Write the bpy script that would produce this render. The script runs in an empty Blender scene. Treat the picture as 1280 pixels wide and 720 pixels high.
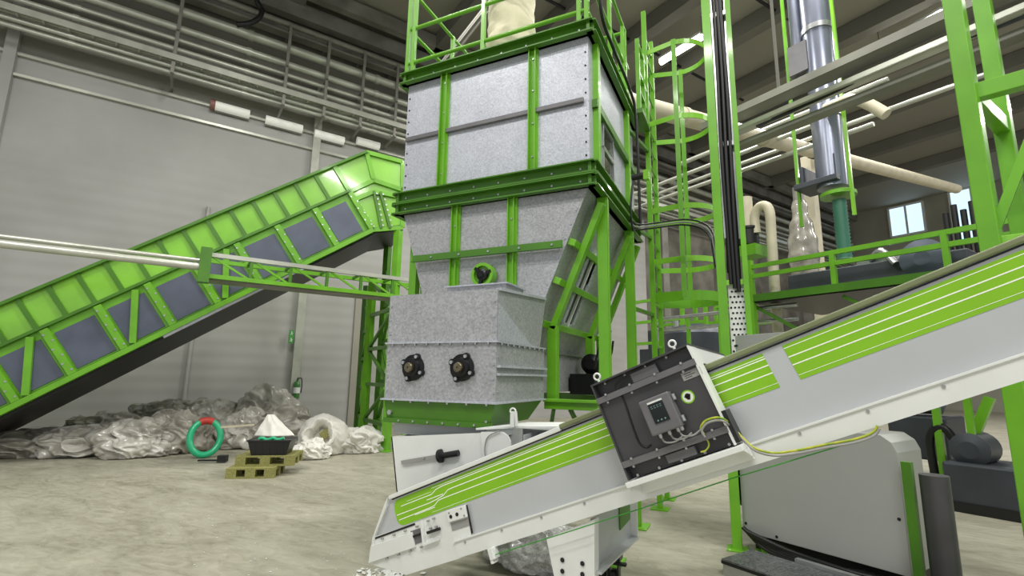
import bpy, math, random
import numpy as np
from mathutils import Vector, Matrix, noise
random.seed(7)
COL = bpy.context.scene.collection
# ------------------------------------------------------------------ camera frame
F, PITCH, ROLL, YAW, CAMH = 624.97, 0.17703, 0.01605, 0.44227, 1.5
_up = np.array([0, -math.cos(PITCH), math.sin(PITCH)]); _fw = np.array([0, math.sin(PITCH), math.cos(PITCH)]); _rt = np.array([1., 0, 0])
_c, _s = math.cos(ROLL), math.sin(ROLL); _R = np.array([[_c, -_s, 0], [_s, _c, 0], [0, 0, 1]])
_up, _fw, _rt = _R @ _up, _R @ _fw, _R @ _rt
_u = -math.cos(YAW) * _rt + math.sin(YAW) * _fw; _v = math.sin(YAW) * _rt + math.cos(YAW) * _fw
M = np.array([-_u, _v, _up]); CAM = np.array([0, 0, CAMH])

def V(*a): return np.array(a if len(a) > 1 else a[0], float)
def ray(x, y): return M @ np.array([(x - 640) / F, (y - 360) / F, 1.])
def onZ(x, y, z): d = ray(x, y); return CAM + d * (z - CAMH) / d[2]
def onX(x, y, X): d = ray(x, y); return CAM + d * X / d[0]
def onY(x, y, Y): d = ray(x, y); return CAM + d * Y / d[1]
def onP(x, y, p, n): d = ray(x, y); return CAM + d * ((V(p) - CAM) @ n) / (d @ n)
def unit(a): a = V(a); return a / np.linalg.norm(a)
UP = V(0, 0, 1.)
# hall frame: s along the long wall, t out of it, z up
AZ = math.radians(30.8); WD = V(math.sin(AZ), math.cos(AZ), 0); WN = V(math.cos(AZ), -math.sin(AZ), 0)
def H(s, t, z): return WD * s + WN * t + UP * z
def sth(p): return p @ WD, p @ WN, p[2]
TW = -15.73      # the long wall
SF = 39.0        # the far end wall
ZC = 13.3        # ceiling

# ------------------------------------------------------------------ materials
def new_mat(name):
    m = bpy.data.materials.new(name); m.use_nodes = True
    nt = m.node_tree; return m, nt, nt.nodes['Principled BSDF']
def lin(c): return tuple(((x / 255) / 12.92 if x / 255 <= .04045 else ((x / 255 + .055) / 1.055) ** 2.4) for x in c) + (1.,)
def mat(name, rgb, rough=.5, metal=0., var=0., vscale=6., bump=0., bscale=40., spec=.5, rgb2=None, coat=0., alpha=1., stretch=None, trans=0.):
    m, nt, b = new_mat(name)
    b.inputs['Roughness'].default_value = rough; b.inputs['Metallic'].default_value = metal
    b.inputs['Specular IOR Level'].default_value = spec
    if coat: b.inputs['Coat Weight'].default_value = coat; b.inputs['Coat Roughness'].default_value = .08
    if trans: b.inputs['Transmission Weight'].default_value = trans
    b.inputs['Alpha'].default_value = alpha
    c = lin(rgb)
    b.inputs['Base Color'].default_value = c
    if var or rgb2 or bump:
        tc = nt.nodes.new('ShaderNodeTexCoord'); src = tc.outputs['Object']
        if stretch:
            mp = nt.nodes.new('ShaderNodeMapping'); mp.inputs['Scale'].default_value = stretch
            nt.links.new(src, mp.inputs['Vector']); src = mp.outputs['Vector']
    if var or rgb2:
        nz = nt.nodes.new('ShaderNodeTexNoise'); nz.inputs['Scale'].default_value = vscale; nz.inputs['Detail'].default_value = 5
        nt.links.new(src, nz.inputs['Vector'])
        r = nt.nodes.new('ShaderNodeValToRGB')
        r.color_ramp.elements[0].position = .35; r.color_ramp.elements[1].position = .68
        c2 = lin(rgb2) if rgb2 else tuple(min(1, x * (1 + var)) for x in c[:3]) + (1,)
        c1 = c if rgb2 else tuple(x * (1 - var) for x in c[:3]) + (1,)
        r.color_ramp.elements[0].color = c1; r.color_ramp.elements[1].color = c2
        nt.links.new(nz.outputs['Fac'], r.inputs['Fac']); nt.links.new(r.outputs['Color'], b.inputs['Base Color'])
    if bump:
        n2 = nt.nodes.new('ShaderNodeTexNoise'); n2.inputs['Scale'].default_value = bscale; n2.inputs['Detail'].default_value = 4
        nt.links.new(src, n2.inputs['Vector'])
        bp = nt.nodes.new('ShaderNodeBump'); bp.inputs['Strength'].default_value = bump; bp.inputs['Distance'].default_value = .02
        nt.links.new(n2.outputs['Fac'], bp.inputs['Height']); nt.links.new(bp.outputs['Normal'], b.inputs['Normal'])
    return m
def glow(name, rgb, k):
    m, nt, b = new_mat(name); b.inputs['Base Color'].default_value = lin(rgb)
    b.inputs['Emission Color'].default_value = lin(rgb); b.inputs['Emission Strength'].default_value = k; return m

def galvanised(name, lo, hi, scale, rough=.42, metal=.45, bump=.05):
    m, nt, b = new_mat(name)
    tc = nt.nodes.new('ShaderNodeTexCoord')
    vo = nt.nodes.new('ShaderNodeTexVoronoi'); vo.inputs['Scale'].default_value = scale
    nz = nt.nodes.new('ShaderNodeTexNoise'); nz.inputs['Scale'].default_value = 3.2; nz.inputs['Detail'].default_value = 7; nz.inputs['Roughness'].default_value = .65
    n3 = nt.nodes.new('ShaderNodeTexNoise'); n3.inputs['Scale'].default_value = 60; n3.inputs['Detail'].default_value = 2
    for q in (vo, nz, n3): nt.links.new(tc.outputs['Object'], q.inputs['Vector'])
    bw = nt.nodes.new('ShaderNodeSeparateColor'); nt.links.new(vo.outputs['Color'], bw.inputs['Color'])
    mx = nt.nodes.new('ShaderNodeMix'); mx.inputs['Factor'].default_value = .55
    nt.links.new(bw.outputs['Red'], mx.inputs['A']); nt.links.new(nz.outputs['Fac'], mx.inputs['B'])
    m2 = nt.nodes.new('ShaderNodeMix'); m2.inputs['Factor'].default_value = .25
    nt.links.new(mx.outputs['Result'], m2.inputs['A']); nt.links.new(n3.outputs['Fac'], m2.inputs['B'])
    r = nt.nodes.new('ShaderNodeValToRGB'); r.color_ramp.elements[0].position = .25; r.color_ramp.elements[1].position = .75
    r.color_ramp.elements[0].color = lin(lo); r.color_ramp.elements[1].color = lin(hi)
    nt.links.new(m2.outputs['Result'], r.inputs['Fac']); nt.links.new(r.outputs['Color'], b.inputs['Base Color'])
    b.inputs['Metallic'].default_value = metal
    rr = nt.nodes.new('ShaderNodeMapRange'); rr.inputs['To Min'].default_value = rough - .1; rr.inputs['To Max'].default_value = rough + .15
    nt.links.new(bw.outputs['Green'], rr.inputs['Value']); nt.links.new(rr.outputs['Result'], b.inputs['Roughness'])
    bp = nt.nodes.new('ShaderNodeBump'); bp.inputs['Strength'].default_value = bump; bp.inputs['Distance'].default_value = .01
    nt.links.new(m2.outputs['Result'], bp.inputs['Height']); nt.links.new(bp.outputs['Normal'], b.inputs['Normal'])
    return m

G_ = mat('green_paint', (108, 174, 34), .38, var=.10, vscale=3, coat=.25)
G_D = mat('shaded_green_paint', (70, 122, 24), .42, var=.10, vscale=3, coat=.2)  # the same green paint with shade put into the colour
G_L = mat('lit_green_paint', (132, 196, 56), .25, var=.14, vscale=1.2, coat=.6)  # the same green paint, glossier, with bright light put into the colour
GALV = galvanised('galvanised_sheet', (168, 171, 181), (208, 211, 221), 95, metal=.3, bump=.06)
GALV2 = galvanised('streaked_galvanised_sheet', (148, 149, 152), (190, 191, 195), 75, rough=.42, metal=.3, bump=.05)
STEEL = mat('zinc_steel', (190, 192, 194), .3, .8, var=.1, vscale=10)
PIPE = mat('painted_pipe', (196, 198, 186), .3, .35, var=.12, vscale=2)
CREAM = mat('cream_pipe', (208, 200, 176), .45, 0, var=.08, vscale=4)
WHITE = mat('white_powder_coat', (226, 228, 225), .4, 0, var=.03, vscale=5)
SILVER = mat('silver_powder_coat', (190, 193, 196), .32, .1, var=.04, vscale=1.6, coat=.15)
DARK = mat('dark_grey_sheet', (74, 73, 76), .38, .25, var=.08, vscale=8)
DARK2 = mat('mid_grey_sheet', (112, 111, 114), .4, .2, var=.06, vscale=8)
BLACK = mat('black_plastic', (20, 20, 22), .45)
CAST = mat('black_cast_iron', (34, 34, 36), .35, .5, var=.2, vscale=40)
SHAFT = mat('shaft_steel', (120, 112, 92), .35, .8, var=.2, vscale=30)
BLUEG = mat('slate_blue_panel', (88, 94, 112), .45, .05, var=.10, vscale=3)
RUBBER = mat('olive_belt', (120, 128, 92), .6, var=.08)
DECAL = mat('lime_decal', (132, 190, 18), .35, var=.05, vscale=4, coat=.2)
DECALW = mat('white_decal_line', (250, 253, 240), .4)
YELLOW = mat('yellow_green_cable', (198, 196, 60), .4, rgb2=(120, 160, 40), vscale=30)
GREYC = mat('grey_cable', (150, 150, 148), .4)
STRING = mat('green_cord', (60, 150, 50), .5)
ROOFM = mat('ceiling_sheet', (150, 148, 136), .7, var=.05, vscale=.3)
BEAMM = mat('ceiling_beam', (116, 114, 106), .65, var=.1, vscale=.6)
GIRD = mat('galvanised_girder', (142, 140, 132), .5, .3, var=.25, vscale=1.2)
DUCT = mat('dark_duct', (138, 143, 160), .28, .6, var=.1, vscale=2)
CLOTH = mat('cream_filter_cloth', (222, 214, 186), .8, var=.06, vscale=5, bump=.3, bscale=14)
FILM = mat('grey_film', (150, 146, 135), .24, 0, rgb2=(206, 203, 194), vscale=3.2, bump=.12, bscale=9, coat=.9)
FILM_D = mat('dark_grey_film', (118, 114, 104), .3, 0, rgb2=(182, 177, 165), vscale=3.4, bump=.12, bscale=9, coat=.9)
BIGBAG = mat('white_woven_bag', (226, 224, 216), .6, var=.08, vscale=4, bump=.5, bscale=9)
WOOD = mat('greenish_pallet_wood', (120, 120, 62), .7, rgb2=(168, 164, 104), vscale=7, stretch=(2, 14, 14))
CRATE = mat('black_crate_plastic', (26, 27, 30), .35)
TEAL = mat('green_hose_plastic', (28, 178, 124), .3, coat=.4)
RED = mat('red_tape', (186, 58, 48), .5)
TEALH = mat('teal_corrugated_hose', (60, 118, 96), .4)
PANELM = mat('grey_machine_sheet', (172, 173, 171), .35, .15, var=.04, vscale=1.3)
TREAD = galvanised('step_tread', (96, 98, 100), (150, 152, 154), 60, rough=.4, metal=.6)
MACH = mat('dark_machine_paint', (66, 70, 78), .45, .2, var=.15, vscale=2)
EXITG = mat('sign_green', (70, 150, 70), .4)
EXT_ = mat('extinguisher_green', (58, 120, 48), .3, coat=.5)
GLASS = mat('dark_window_glass', (44, 46, 48), .08, .1)
SKYG = glow('daylit_pane', (196, 222, 244), 1.3)
TUBE = glow('lamp_tube', (255, 252, 240), 9.0)
TUBE2 = glow('wall_lamp_diffuser', (226, 226, 216), .35)
DISP = mat('display_glass', (24, 32, 34), .12)
DISPT = glow('display_marks', (110, 140, 134), .08)
STICK = mat('round_sticker', (226, 232, 216), .4)

def floor_mat():
    m, nt, b = new_mat('concrete_floor')
    tc = nt.nodes.new('ShaderNodeTexCoord')
    mp = nt.nodes.new('ShaderNodeMapping'); mp.inputs['Rotation'].default_value = (0, 0, .5); mp.inputs['Scale'].default_value = (1, 2.2, 1)
    nt.links.new(tc.outputs['Object'], mp.inputs['Vector'])
    n1 = nt.nodes.new('ShaderNodeTexNoise'); n1.inputs['Scale'].default_value = .7; n1.inputs['Detail'].default_value = 9; n1.inputs['Roughness'].default_value = .62; n1.inputs['Distortion'].default_value = 1.2
    n2 = nt.nodes.new('ShaderNodeTexNoise'); n2.inputs['Scale'].default_value = 3.2; n2.inputs['Detail'].default_value = 9; n2.inputs['Roughness'].default_value = .7; n2.inputs['Distortion'].default_value = 1.4
    n3 = nt.nodes.new('ShaderNodeTexNoise'); n3.inputs['Scale'].default_value = 42; n3.inputs['Detail'].default_value = 2
    for q in (n1, n2, n3): nt.links.new(mp.outputs['Vector'], q.inputs['Vector'])
    mx = nt.nodes.new('ShaderNodeMix'); mx.inputs['Factor'].default_value = .5
    nt.links.new(n1.outputs['Fac'], mx.inputs['A']); nt.links.new(n2.outputs['Fac'], mx.inputs['B'])
    r = nt.nodes.new('ShaderNodeValToRGB')
    e = r.color_ramp.elements; e[0].position = .34; e[0].color = lin((126, 123, 106)); e[1].position = .66; e[1].color = lin((182, 179, 163))
    k = e.new(.5); k.color = lin((160, 157, 140))
    nt.links.new(mx.outputs['Result'], r.inputs['Fac'])
    sp = nt.nodes.new('ShaderNodeValToRGB'); sp.color_ramp.elements[0].position = .70; sp.color_ramp.elements[1].position = .74
    nt.links.new(n3.outputs['Fac'], sp.inputs['Fac'])
    m3 = nt.nodes.new('ShaderNodeMix'); m3.data_type = 'RGBA'
    nt.links.new(sp.outputs['Color'], m3.inputs['Factor']); nt.links.new(r.outputs['Color'], m3.inputs['A']); m3.inputs['B'].default_value = lin((214, 210, 192))
    nt.links.new(m3.outputs['Result'], b.inputs['Base Color'])
    b.inputs['Roughness'].default_value = .55
    bp = nt.nodes.new('ShaderNodeBump'); bp.inputs['Strength'].default_value = .25; bp.inputs['Distance'].default_value = .02
    nt.links.new(n2.outputs['Fac'], bp.inputs['Height']); nt.links.new(bp.outputs['Normal'], b.inputs['Normal'])
    return m
FLOOR = floor_mat()

def wall_mat(name, a, c, pitch=.33):
    m, nt, b = new_mat(name)
    tc = nt.nodes.new('ShaderNodeTexCoord'); sx = nt.nodes.new('ShaderNodeSeparateXYZ'); nt.links.new(tc.outputs['Object'], sx.inputs['Vector'])
    md = nt.nodes.new('ShaderNodeMath'); md.operation = 'MULTIPLY'; md.inputs[1].default_value = 2 * math.pi / pitch; nt.links.new(sx.outputs['Z'], md.inputs[0])
    sn = nt.nodes.new('ShaderNodeMath'); sn.operation = 'SINE'; nt.links.new(md.outputs[0], sn.inputs[0])
    bp = nt.nodes.new('ShaderNodeBump'); bp.inputs['Strength'].default_value = .14; bp.inputs['Distance'].default_value = .02
    nt.links.new(sn.outputs[0], bp.inputs['Height']); nt.links.new(bp.outputs['Normal'], b.inputs['Normal'])
    nz = nt.nodes.new('ShaderNodeTexNoise'); nz.inputs['Scale'].default_value = .5; nz.inputs['Detail'].default_value = 5; nt.links.new(tc.outputs['Object'], nz.inputs['Vector'])
    r = nt.nodes.new('ShaderNodeValToRGB'); r.color_ramp.elements[0].position = .3; r.color_ramp.elements[1].position = .7
    r.color_ramp.elements[0].color = lin(a); r.color_ramp.elements[1].color = lin(c)
    nt.links.new(nz.outputs['Fac'], r.inputs['Fac']); nt.links.new(r.outputs['Color'], b.inputs['Base Color'])
    b.inputs['Roughness'].default_value = .55
    return m
WALL = wall_mat('ribbed_wall_panel', (164, 163, 159), (182, 181, 178))
WALL2 = wall_mat('end_wall_panel', (150, 147, 134), (166, 163, 150), 1.1)
INSUL = mat('unlit_insulated_wall', (84, 82, 74), .7, rgb2=(128, 124, 114), vscale=1.1, bump=.8, bscale=3)  # insulated surface, with the lack of light put into its dark colour
FASC = wall_mat('dull_fascia', (128, 126, 118), (142, 140, 130), .8)

# ------------------------------------------------------------------ mesh builder
class MB:
    def __init__(s): s.v = []; s.f = []; s.mi = []; s.sm = []; s.k = 0
    def add(s, vs, fs, smooth=False):
        o = len(s.v); s.v += [tuple(map(float, p)) for p in vs]
        for f in fs: s.f.append([o + i for i in f]); s.mi.append(s.k); s.sm.append(smooth)
        return s
    def hexa(s, p):   # 8 corners: bottom 4, top 4
        return s.add(p, [(0, 3, 2, 1), (4, 5, 6, 7), (0, 1, 5, 4), (1, 2, 6, 5), (2, 3, 7, 6), (3, 0, 4, 7)])
    def box(s, lo, hi):
        (a, b, c), (d, e, f) = lo, hi
        return s.hexa([(a, b, c), (d, b, c), (d, e, c), (a, e, c), (a, b, f), (d, b, f), (d, e, f), (a, e, f)])
    def obox(s, c, ax, ay, az):   # centre and half vectors
        c, ax, ay, az = V(c), V(ax), V(ay), V(az)
        return s.hexa([c - ax - ay - az, c + ax - ay - az, c + ax + ay - az, c - ax + ay - az, c - ax - ay + az, c + ax - ay + az, c + ax + ay + az, c - ax + ay + az])
    def bar(s, p, q, w, h, up=UP):
        p, q = V(p), V(q); d = unit(q - p); a = np.cross(d, up)
        if np.linalg.norm(a) < 1e-3: a = np.cross(d, V(1, 0, 0))
        a = unit(a); b = np.cross(a, d)
        return s.obox((p + q) / 2, (q - p) / 2, a * w / 2, b * h / 2)
    def prism(s, pts, vec):
        pts = [V(p) for p in pts]; vec = V(vec); n = len(pts)
        fs = [tuple(range(n))[::-1], tuple(range(n, 2 * n))] + [(i, (i + 1) % n, n + (i + 1) % n, n + i) for i in range(n)]
        return s.add(pts + [p + vec for p in pts], fs)
    def tube(s, path, r, n=10, caps=True, smooth=True, closed=False):
        path = [V(p) for p in path]; m = len(path); vs = []; prev = None
        rs = r if isinstance(r, (list, tuple)) else [r] * m
        for i, p in enumerate(path):
            if closed: d = path[(i + 1) % m] - path[i - 1]
            else: d = path[min(i + 1, m - 1)] - path[max(i - 1, 0)]
            d = unit(d)
            if prev is None:
                a = np.cross(d, UP if abs(d[2]) < .9 else V(1, 0, 0))
            else: a = prev - d * (prev @ d)
            a = unit(a); prev = a; b = np.cross(d, a)
            for j in range(n):
                t = 2 * math.pi * j / n; vs.append(p + (a * math.cos(t) + b * math.sin(t)) * rs[i])
        fs = []
        for i in range(m if closed else m - 1):
            for j in range(n):
                i2 = (i + 1) % m
                fs.append((i * n + j, i * n + (j + 1) % n, i2 * n + (j + 1) % n, i2 * n + j))
        s.add(vs, fs, smooth)
        if caps and not closed:
            s.add(vs[:n], [tuple(range(n))[::-1]]); s.add(vs[-n:], [tuple(range(n))])
        return s
    def lathe(s, p, axis, prof, n=20, smooth=True, soft=False):   # prof: (radius, height along axis)
        if smooth and not soft and len(prof) > 2:
            prof = [prof[0]] + [q for q in prof[1:-1] for _ in (0, 1)] + [prof[-1]]
        p, d = V(p), unit(axis); a = unit(np.cross(d, UP if abs(d[2]) < .9 else V(1, 0, 0))); b = np.cross(d, a); vs = []
        for r, h in prof:
            for j in range(n):
                t = 2 * math.pi * j / n; vs.append(p + d * h + (a * math.cos(t) + b * math.sin(t)) * r)
        m = len(prof); fs = [(i * n + j, i * n + (j + 1) % n, (i + 1) * n + (j + 1) % n, (i + 1) * n + j) for i in range(m - 1) if prof[i] != prof[i + 1] for j in range(n)]
        s.add(vs, fs, smooth); s.add(vs[:n], [tuple(range(n))[::-1]]); s.add(vs[-n:], [tuple(range(n))])
        return s
    def bolt(s, p, nrm, r=.012, h=.008): return s.lathe(V(p), nrm, [(r, 0), (r, h)], 6, False)
    def strip(s, path, w, wd, th):  # flat band following a path: width direction wd, thickness outwards
        path = [V(p) for p in path]; wd = unit(wd); vs = []
        for i, p in enumerate(path):
            d = unit(path[min(i + 1, len(path) - 1)] - path[max(i - 1, 0)]); o = unit(np.cross(d, wd))
            for a, b in ((-1, -1), (1, -1), (1, 1), (-1, 1)): vs.append(p + wd * a * w / 2 + o * b * th / 2)
        m = len(path); fs = [(i * 4 + j, i * 4 + (j + 1) % 4, (i + 1) * 4 + (j + 1) % 4, (i + 1) * 4 + j) for i in range(m - 1) for j in range(4)]
        fs += [(3, 2, 1, 0), tuple((m - 1) * 4 + j for j in range(4))]
        return s.add(vs, fs)
    def build(s, name, mats, parent=None, bev=0, loc=None):
        me = bpy.data.meshes.new(name)
        L = V(parent['_w']) if parent is not None else (V(loc) if loc is not None else V(0, 0, 0))
        me.from_pydata([tuple(V(p) - L) for p in s.v], [], s.f)
        for m in (mats if isinstance(mats, (list, tuple)) else [mats]): me.materials.append(m)
        me.polygons.foreach_set('material_index', s.mi); me.polygons.foreach_set('use_smooth', s.sm)
        me.update()
        o = bpy.data.objects.new(name, me); COL.objects.link(o)
        if parent is not None: o.parent = parent; o['_w'] = list(L)
        else: o.location = L; o['_w'] = list(L)
        if bev:
            b = o.modifiers.new('b', 'BEVEL'); b.width = bev; b.segments = 2; b.limit_method = 'ANGLE'; b.harden_normals = False
        return o
def thing(name, label, cat, loc, group=None):
    o = bpy.data.objects.new(name, None); COL.objects.link(o); o.location = tuple(map(float, loc)); o.empty_display_size = .1
    o['_w'] = [float(x) for x in loc]; o['label'] = label; o['category'] = cat
    if group: o['group'] = group
    return o
def tag(o, label, cat, group=None, kind=None):
    o['label'] = label; o['category'] = cat
    if group: o['group'] = group
    if kind: o['kind'] = kind
    return o
def struct(o): o['kind'] = 'structure'; return o
def low(mb): # base point of what was built
    a = np.array(mb.v); return V(a[:, 0].mean(), a[:, 1].mean(), a[:, 2].min())
def single(mb, name, mats, label, cat, group=None, kind=None, bev=0):
    return tag(mb.build(name, mats, None, bev, low(mb)), label, cat, group, kind)
def arc(c, a, b, r, t0, t1, n=14): return [V(c) + V(a) * r * math.cos(t0 + (t1 - t0) * i / n) + V(b) * r * math.sin(t0 + (t1 - t0) * i / n) for i in range(n + 1)]
def smooth_path(pts, n=8):
    pts = [V(p) for p in pts]; out = []
    P = [2 * pts[0] - pts[1]] + pts + [2 * pts[-1] - pts[-2]]
    for i in range(1, len(P) - 2):
        for k in range(n):
            t = k / n; a, b, c, d = P[i - 1], P[i], P[i + 1], P[i + 2]
            out.append(.5 * (2 * b + (c - a) * t + (2 * a - 5 * b + 4 * c - d) * t * t + (3 * b - a - 3 * c + d) * t ** 3))
    out.append(pts[-1]); return out

# ================================================================== THE HALL
mb = MB(); mb.prism([H(-22, -15.7, 0), H(-22, 12, 0), H(SF, 12, 0), H(SF, -15.7, 0)], (0, 0, -.1)); struct(mb.build('floor', FLOOR))
mb = MB(); SD_ = sth(onP(806, 300, H(0, TW, 0), WN))[0]
mb.prism([H(-22, TW, 0), H(SD_, TW, 0), H(SD_, TW, 9.05), H(-22, TW, 9.05)], -WN * .15); struct(mb.build('wall_left', WALL))
mb = MB(); mb.prism([H(SD_, TW, 0), H(SF + .2, TW, 0), H(SF + .2, TW, 9.05), H(SD_, TW, 9.05)], -WN * .15); struct(mb.build('wall_left_rear', INSUL))  # rear stretch of the wall, darkened in colour because it is unlit
for i, (y0, y1) in enumerate(((222, 236), (262, 268))):
    a = onP(937, y0, H(0, TW + .3, 0), WN)[2]; b = onP(937, y1, H(0, TW + .3, 0), WN)[2]
    mb = MB(); mb.bar(H(SD_, TW + .25, (a + b) / 2), H(SF, TW + .25, (a + b) / 2), .5, a - b); struct(mb.build('trim_%d' % (40 + i), GIRD))
for i in range(5):
    s_ = SD_ + 1 + i * 4.6
    mb = MB(); mb.obox(H(s_, TW + .2, 4.6), WD * .22, WN * .2, UP * 4.6); struct(mb.build('trim_%d' % (43 + i), GIRD))
mb = MB(); mb.prism([H(-22, TW, 9.05), H(SF + .2, TW, 9.05), H(SF + .2, TW, ZC), H(-22, TW, ZC)], -WN * .15); struct(mb.build('wall_left_upper', FASC))
mb = MB(); mb.prism([H(-22, TW - .15, ZC), H(-22, 14, ZC), H(SF + .2, 14, ZC), H(SF + .2, TW - .15, ZC)], (0, 0, .2)); struct(mb.build('ceiling', ROOFM))
mb = MB(); mb.prism([H(SF, TW, 0), H(SF, 14, 0), H(SF, 14, ZC), H(SF, TW, ZC)], WD * .2); struct(mb.build('wall_far', WALL2))
mb = MB()
for i, s in enumerate((-14, -10, -6, -2, 2, 6.6, 9.2, 11.9, 14.6, 17.6, 20.6, 24, 28, 32)):
    mb = MB(); mb.bar(H(s, TW, ZC - .3), H(s, 13, ZC - .3), .42, .55); struct(mb.build('trim_%d' % (i + 1), BEAMM))
# girders that run along the top of the wall
for i, (t, z, w, h) in enumerate(((TW + .5, 12.55, .3, .5), (TW + 1.1, 12.95, .25, .45), (TW + .25, 11.95, .12, .35))):
    mb = MB(); mb.bar(H(-20, t, z), H(SF - .1, t, z), w, h); struct(mb.build('trim_%d' % (20 + i), GIRD))
# wall columns and ledges
for i, (px, s0) in enumerate(((368, None), (8, None))):
    q = onP(px, 470 if i == 0 else 100, H(0, TW, 0), WN); s = sth(q)[0]
    mb = MB(); mb.box((0, 0, 0), (.01, .01, .01)) if False else None
    c = H(s, TW + .1, 0)
    mb.obox(c + UP * 5.3, WD * .11, WN * .09, UP * 5.3)
    struct(mb.build('trim_%d' % (30 + i), PIPE if i == 0 else WALL))
s = sth(onP(236, 450, H(0, TW, 0), WN))[0]
mb = MB(); mb.tube([H(s, TW + .06, 0), H(s, TW + .06, 6)], .05, 8); struct(mb.build('trim_33', WALL))
s = sth(onP(449, 450, H(0, TW, 0), WN))[0]
mb = MB(); mb.obox(H(s, TW + .03, 2), WD * .25, WN * .03, UP * 2); struct(mb.build('trim_34', WALL2))
for i, z in enumerate((8.42, 8.95)):
    mb = MB(); mb.bar(H(-20, TW + .05, z), H(14, TW + .05, z), .1, .07); struct(mb.build('trim_%d' % (35 + i), PIPE))

# daylit windows in the far wall
for i, (x0, y0, x1, y1) in enumerate(((1115, 252, 1153, 297), (1195, 228, 1242, 302), (975, 384, 990, 420))):
    a = onP(x0, y1, H(SF, 0, 0), WD); b = onP(x1, y0, H(SF, 0, 0), WD)
    sa, ta, za = sth(a); sb, tb, zb = sth(b)
    fr = MB()
    for (p, q) in (((ta, za), (tb, za)), ((ta, zb), (tb, zb)), ((ta, za), (ta, zb)), ((tb, za), (tb, zb)), (((ta + tb) / 2, za), ((ta + tb) / 2, zb))):
        fr.bar(H(SF - .06, p[0], p[1]), H(SF - .06, q[0], q[1]), .12, .12, WD)
    f = struct(fr.build('window_%d' % (i + 1), WHITE, None, 0, H(SF - .05, (ta + tb) / 2, za)))
    g = MB(); g.prism([H(SF - .04, ta, za), H(SF - .04, tb, za), H(SF - .04, tb, zb), H(SF - .04, ta, zb)], WD * .02); g.build('pane', SKYG, f)

# ------------------------------------------------------------------ pipe bundle along the wall
TP = TW + .8
def trayz(y, x=375): return sth(onP(x, y, H(0, TP, 0), WN))[2]
specs = [(66, .13, 'thick pale pipe, topmost of the bundle along the wall'), (86, .10, 'second pale pipe down in the bundle along the wall'),
         (99, .06, 'thin pipe below the two thick ones along the wall'), (110, .07, 'bright thin pipe just above the mesh cable tray on the wall'),
         (130, .06, 'thin pipe just below the mesh cable tray on the wall'), (137, .05, 'lowest pale pipe of the bundle along the wall')]
for y, r, lab in specs:
    z = trayz(y); mb = MB(); mb.tube([H(-16, TP, z), H(SF - .3, TP, z)], r, 12)
    for k in range(14): s = -14 + k * 3.7; mb.tube([H(s, TP, z), H(s + .12, TP, z)], r * 1.2, 12)
    single(mb, 'pipe', PIPE, lab, 'pipe', 'pipes along the long wall')
z0, z1 = trayz(125), trayz(116)
mb = MB()
for t in (TP - .28, TP + .28): mb.bar(H(-16, t, z0), H(SF - .3, t, z0), .03, .16)
for k in range(120): s = -15.5 + k * .45; mb.bar(H(s, TP - .28, z0 - .05), H(s, TP + .28, z0 - .05), .04, .03)
for t in (-.14, 0, .14): mb.tube([H(-16, TP + t, z0 + .02), H(SF - .3, TP + t, z0 + .02)], .035, 6)
single(mb, 'cable_tray', PIPE, 'mesh cable tray running among the pipes along the wall', 'cable tray')
for k, (x, y) in enumerate(((218, 75), (355, 108), (405, 118), (450, 128), (492, 138))):
    s = sth(onP(x, y, H(0, TP, 0), WN))[0]
    za, zb = trayz(142), trayz(40)
    mb = MB(); mb.bar(H(s, TP + .2, za), H(s, TP + .2, zb), .05, .08, WD); mb.bar(H(s, TW + .02, za), H(s, TP + .32, za), .06, .06); mb.bar(H(s, TW + .02, trayz(93)), H(s, TP + .3, trayz(93)), .05, .05); mb.bar(H(s, TW + .02, zb), H(s, TP + .2, zb), .05, .05)
    single(mb, 'pipe_bracket', GIRD, ('hanger bracket of the wall pipes, far left one', 'hanger bracket of the wall pipes near the wall column', 'hanger bracket right above the wall column top', 'hanger bracket of the wall pipes between column and bunker', 'hanger bracket of the wall pipes right beside the bunker')[k], 'bracket', 'hanger brackets of the wall pipes')
# slim conduits hanging higher up, in front of the girders
mb = MB(); mb.tube([H(-16, TW + .9, 11.75), H(SF - .3, TW + .9, 11.75)], .09, 10); mb.bar(H(-16, TW + .75, 11.5), H(SF - .3, TW + .75, 11.5), .3, .06)
single(mb, 'cable_duct', GIRD, 'grey cable duct under the roof girders above the wall pipes', 'cable duct')
# black cable loop
p = [onP(x, y, H(0, TW + 1.6, 0), WN) for x, y in ((316, -30), (321, 0), (327, 12), (324, 22), (312, 29), (296, 31))]
mb = MB(); mb.tube(smooth_path(p), .07, 8); single(mb, 'hanging_cable', BLACK, 'thick black cable loop hanging from the ceiling girders', 'cable')
# wall lamps
for k, (x0, y0, x1, y1) in enumerate(((269, 132, 312, 143), (332, 150, 378, 161), (393, 168, 430, 175), (446, 176, 474, 183))):
    a = onP(x0, y0, H(0, TW + .16, 0), WN); b = onP(x1, y1, H(0, TW + .16, 0), WN); b[2] = a[2] = (a[2] + b[2]) / 2
    r = thing('wall_lamp', ('white tubular wall lamp with a dull reddish end, leftmost under the pipes', 'white tubular wall lamp just left of the wall column top', 'white tubular wall lamp just right of the wall column', 'white tubular wall lamp half hidden behind the bunker')[k], 'lamp', a, 'tubular wall lamps under the pipes')
    mb = MB(); mb.bar(a - WN * .1, b - WN * .1, .08, .3); mb.build('housing', GIRD, r)
    mb = MB(); mb.tube([a, b], .13, 12); mb.build('diffuser', TUBE2, r)
    if k == 0: mb = MB(); mb.tube([a - WD * .12, a], .15, 12); mb.build('end_cap', mat('dull_red_cap', (150, 104, 98), .5), r)
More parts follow.
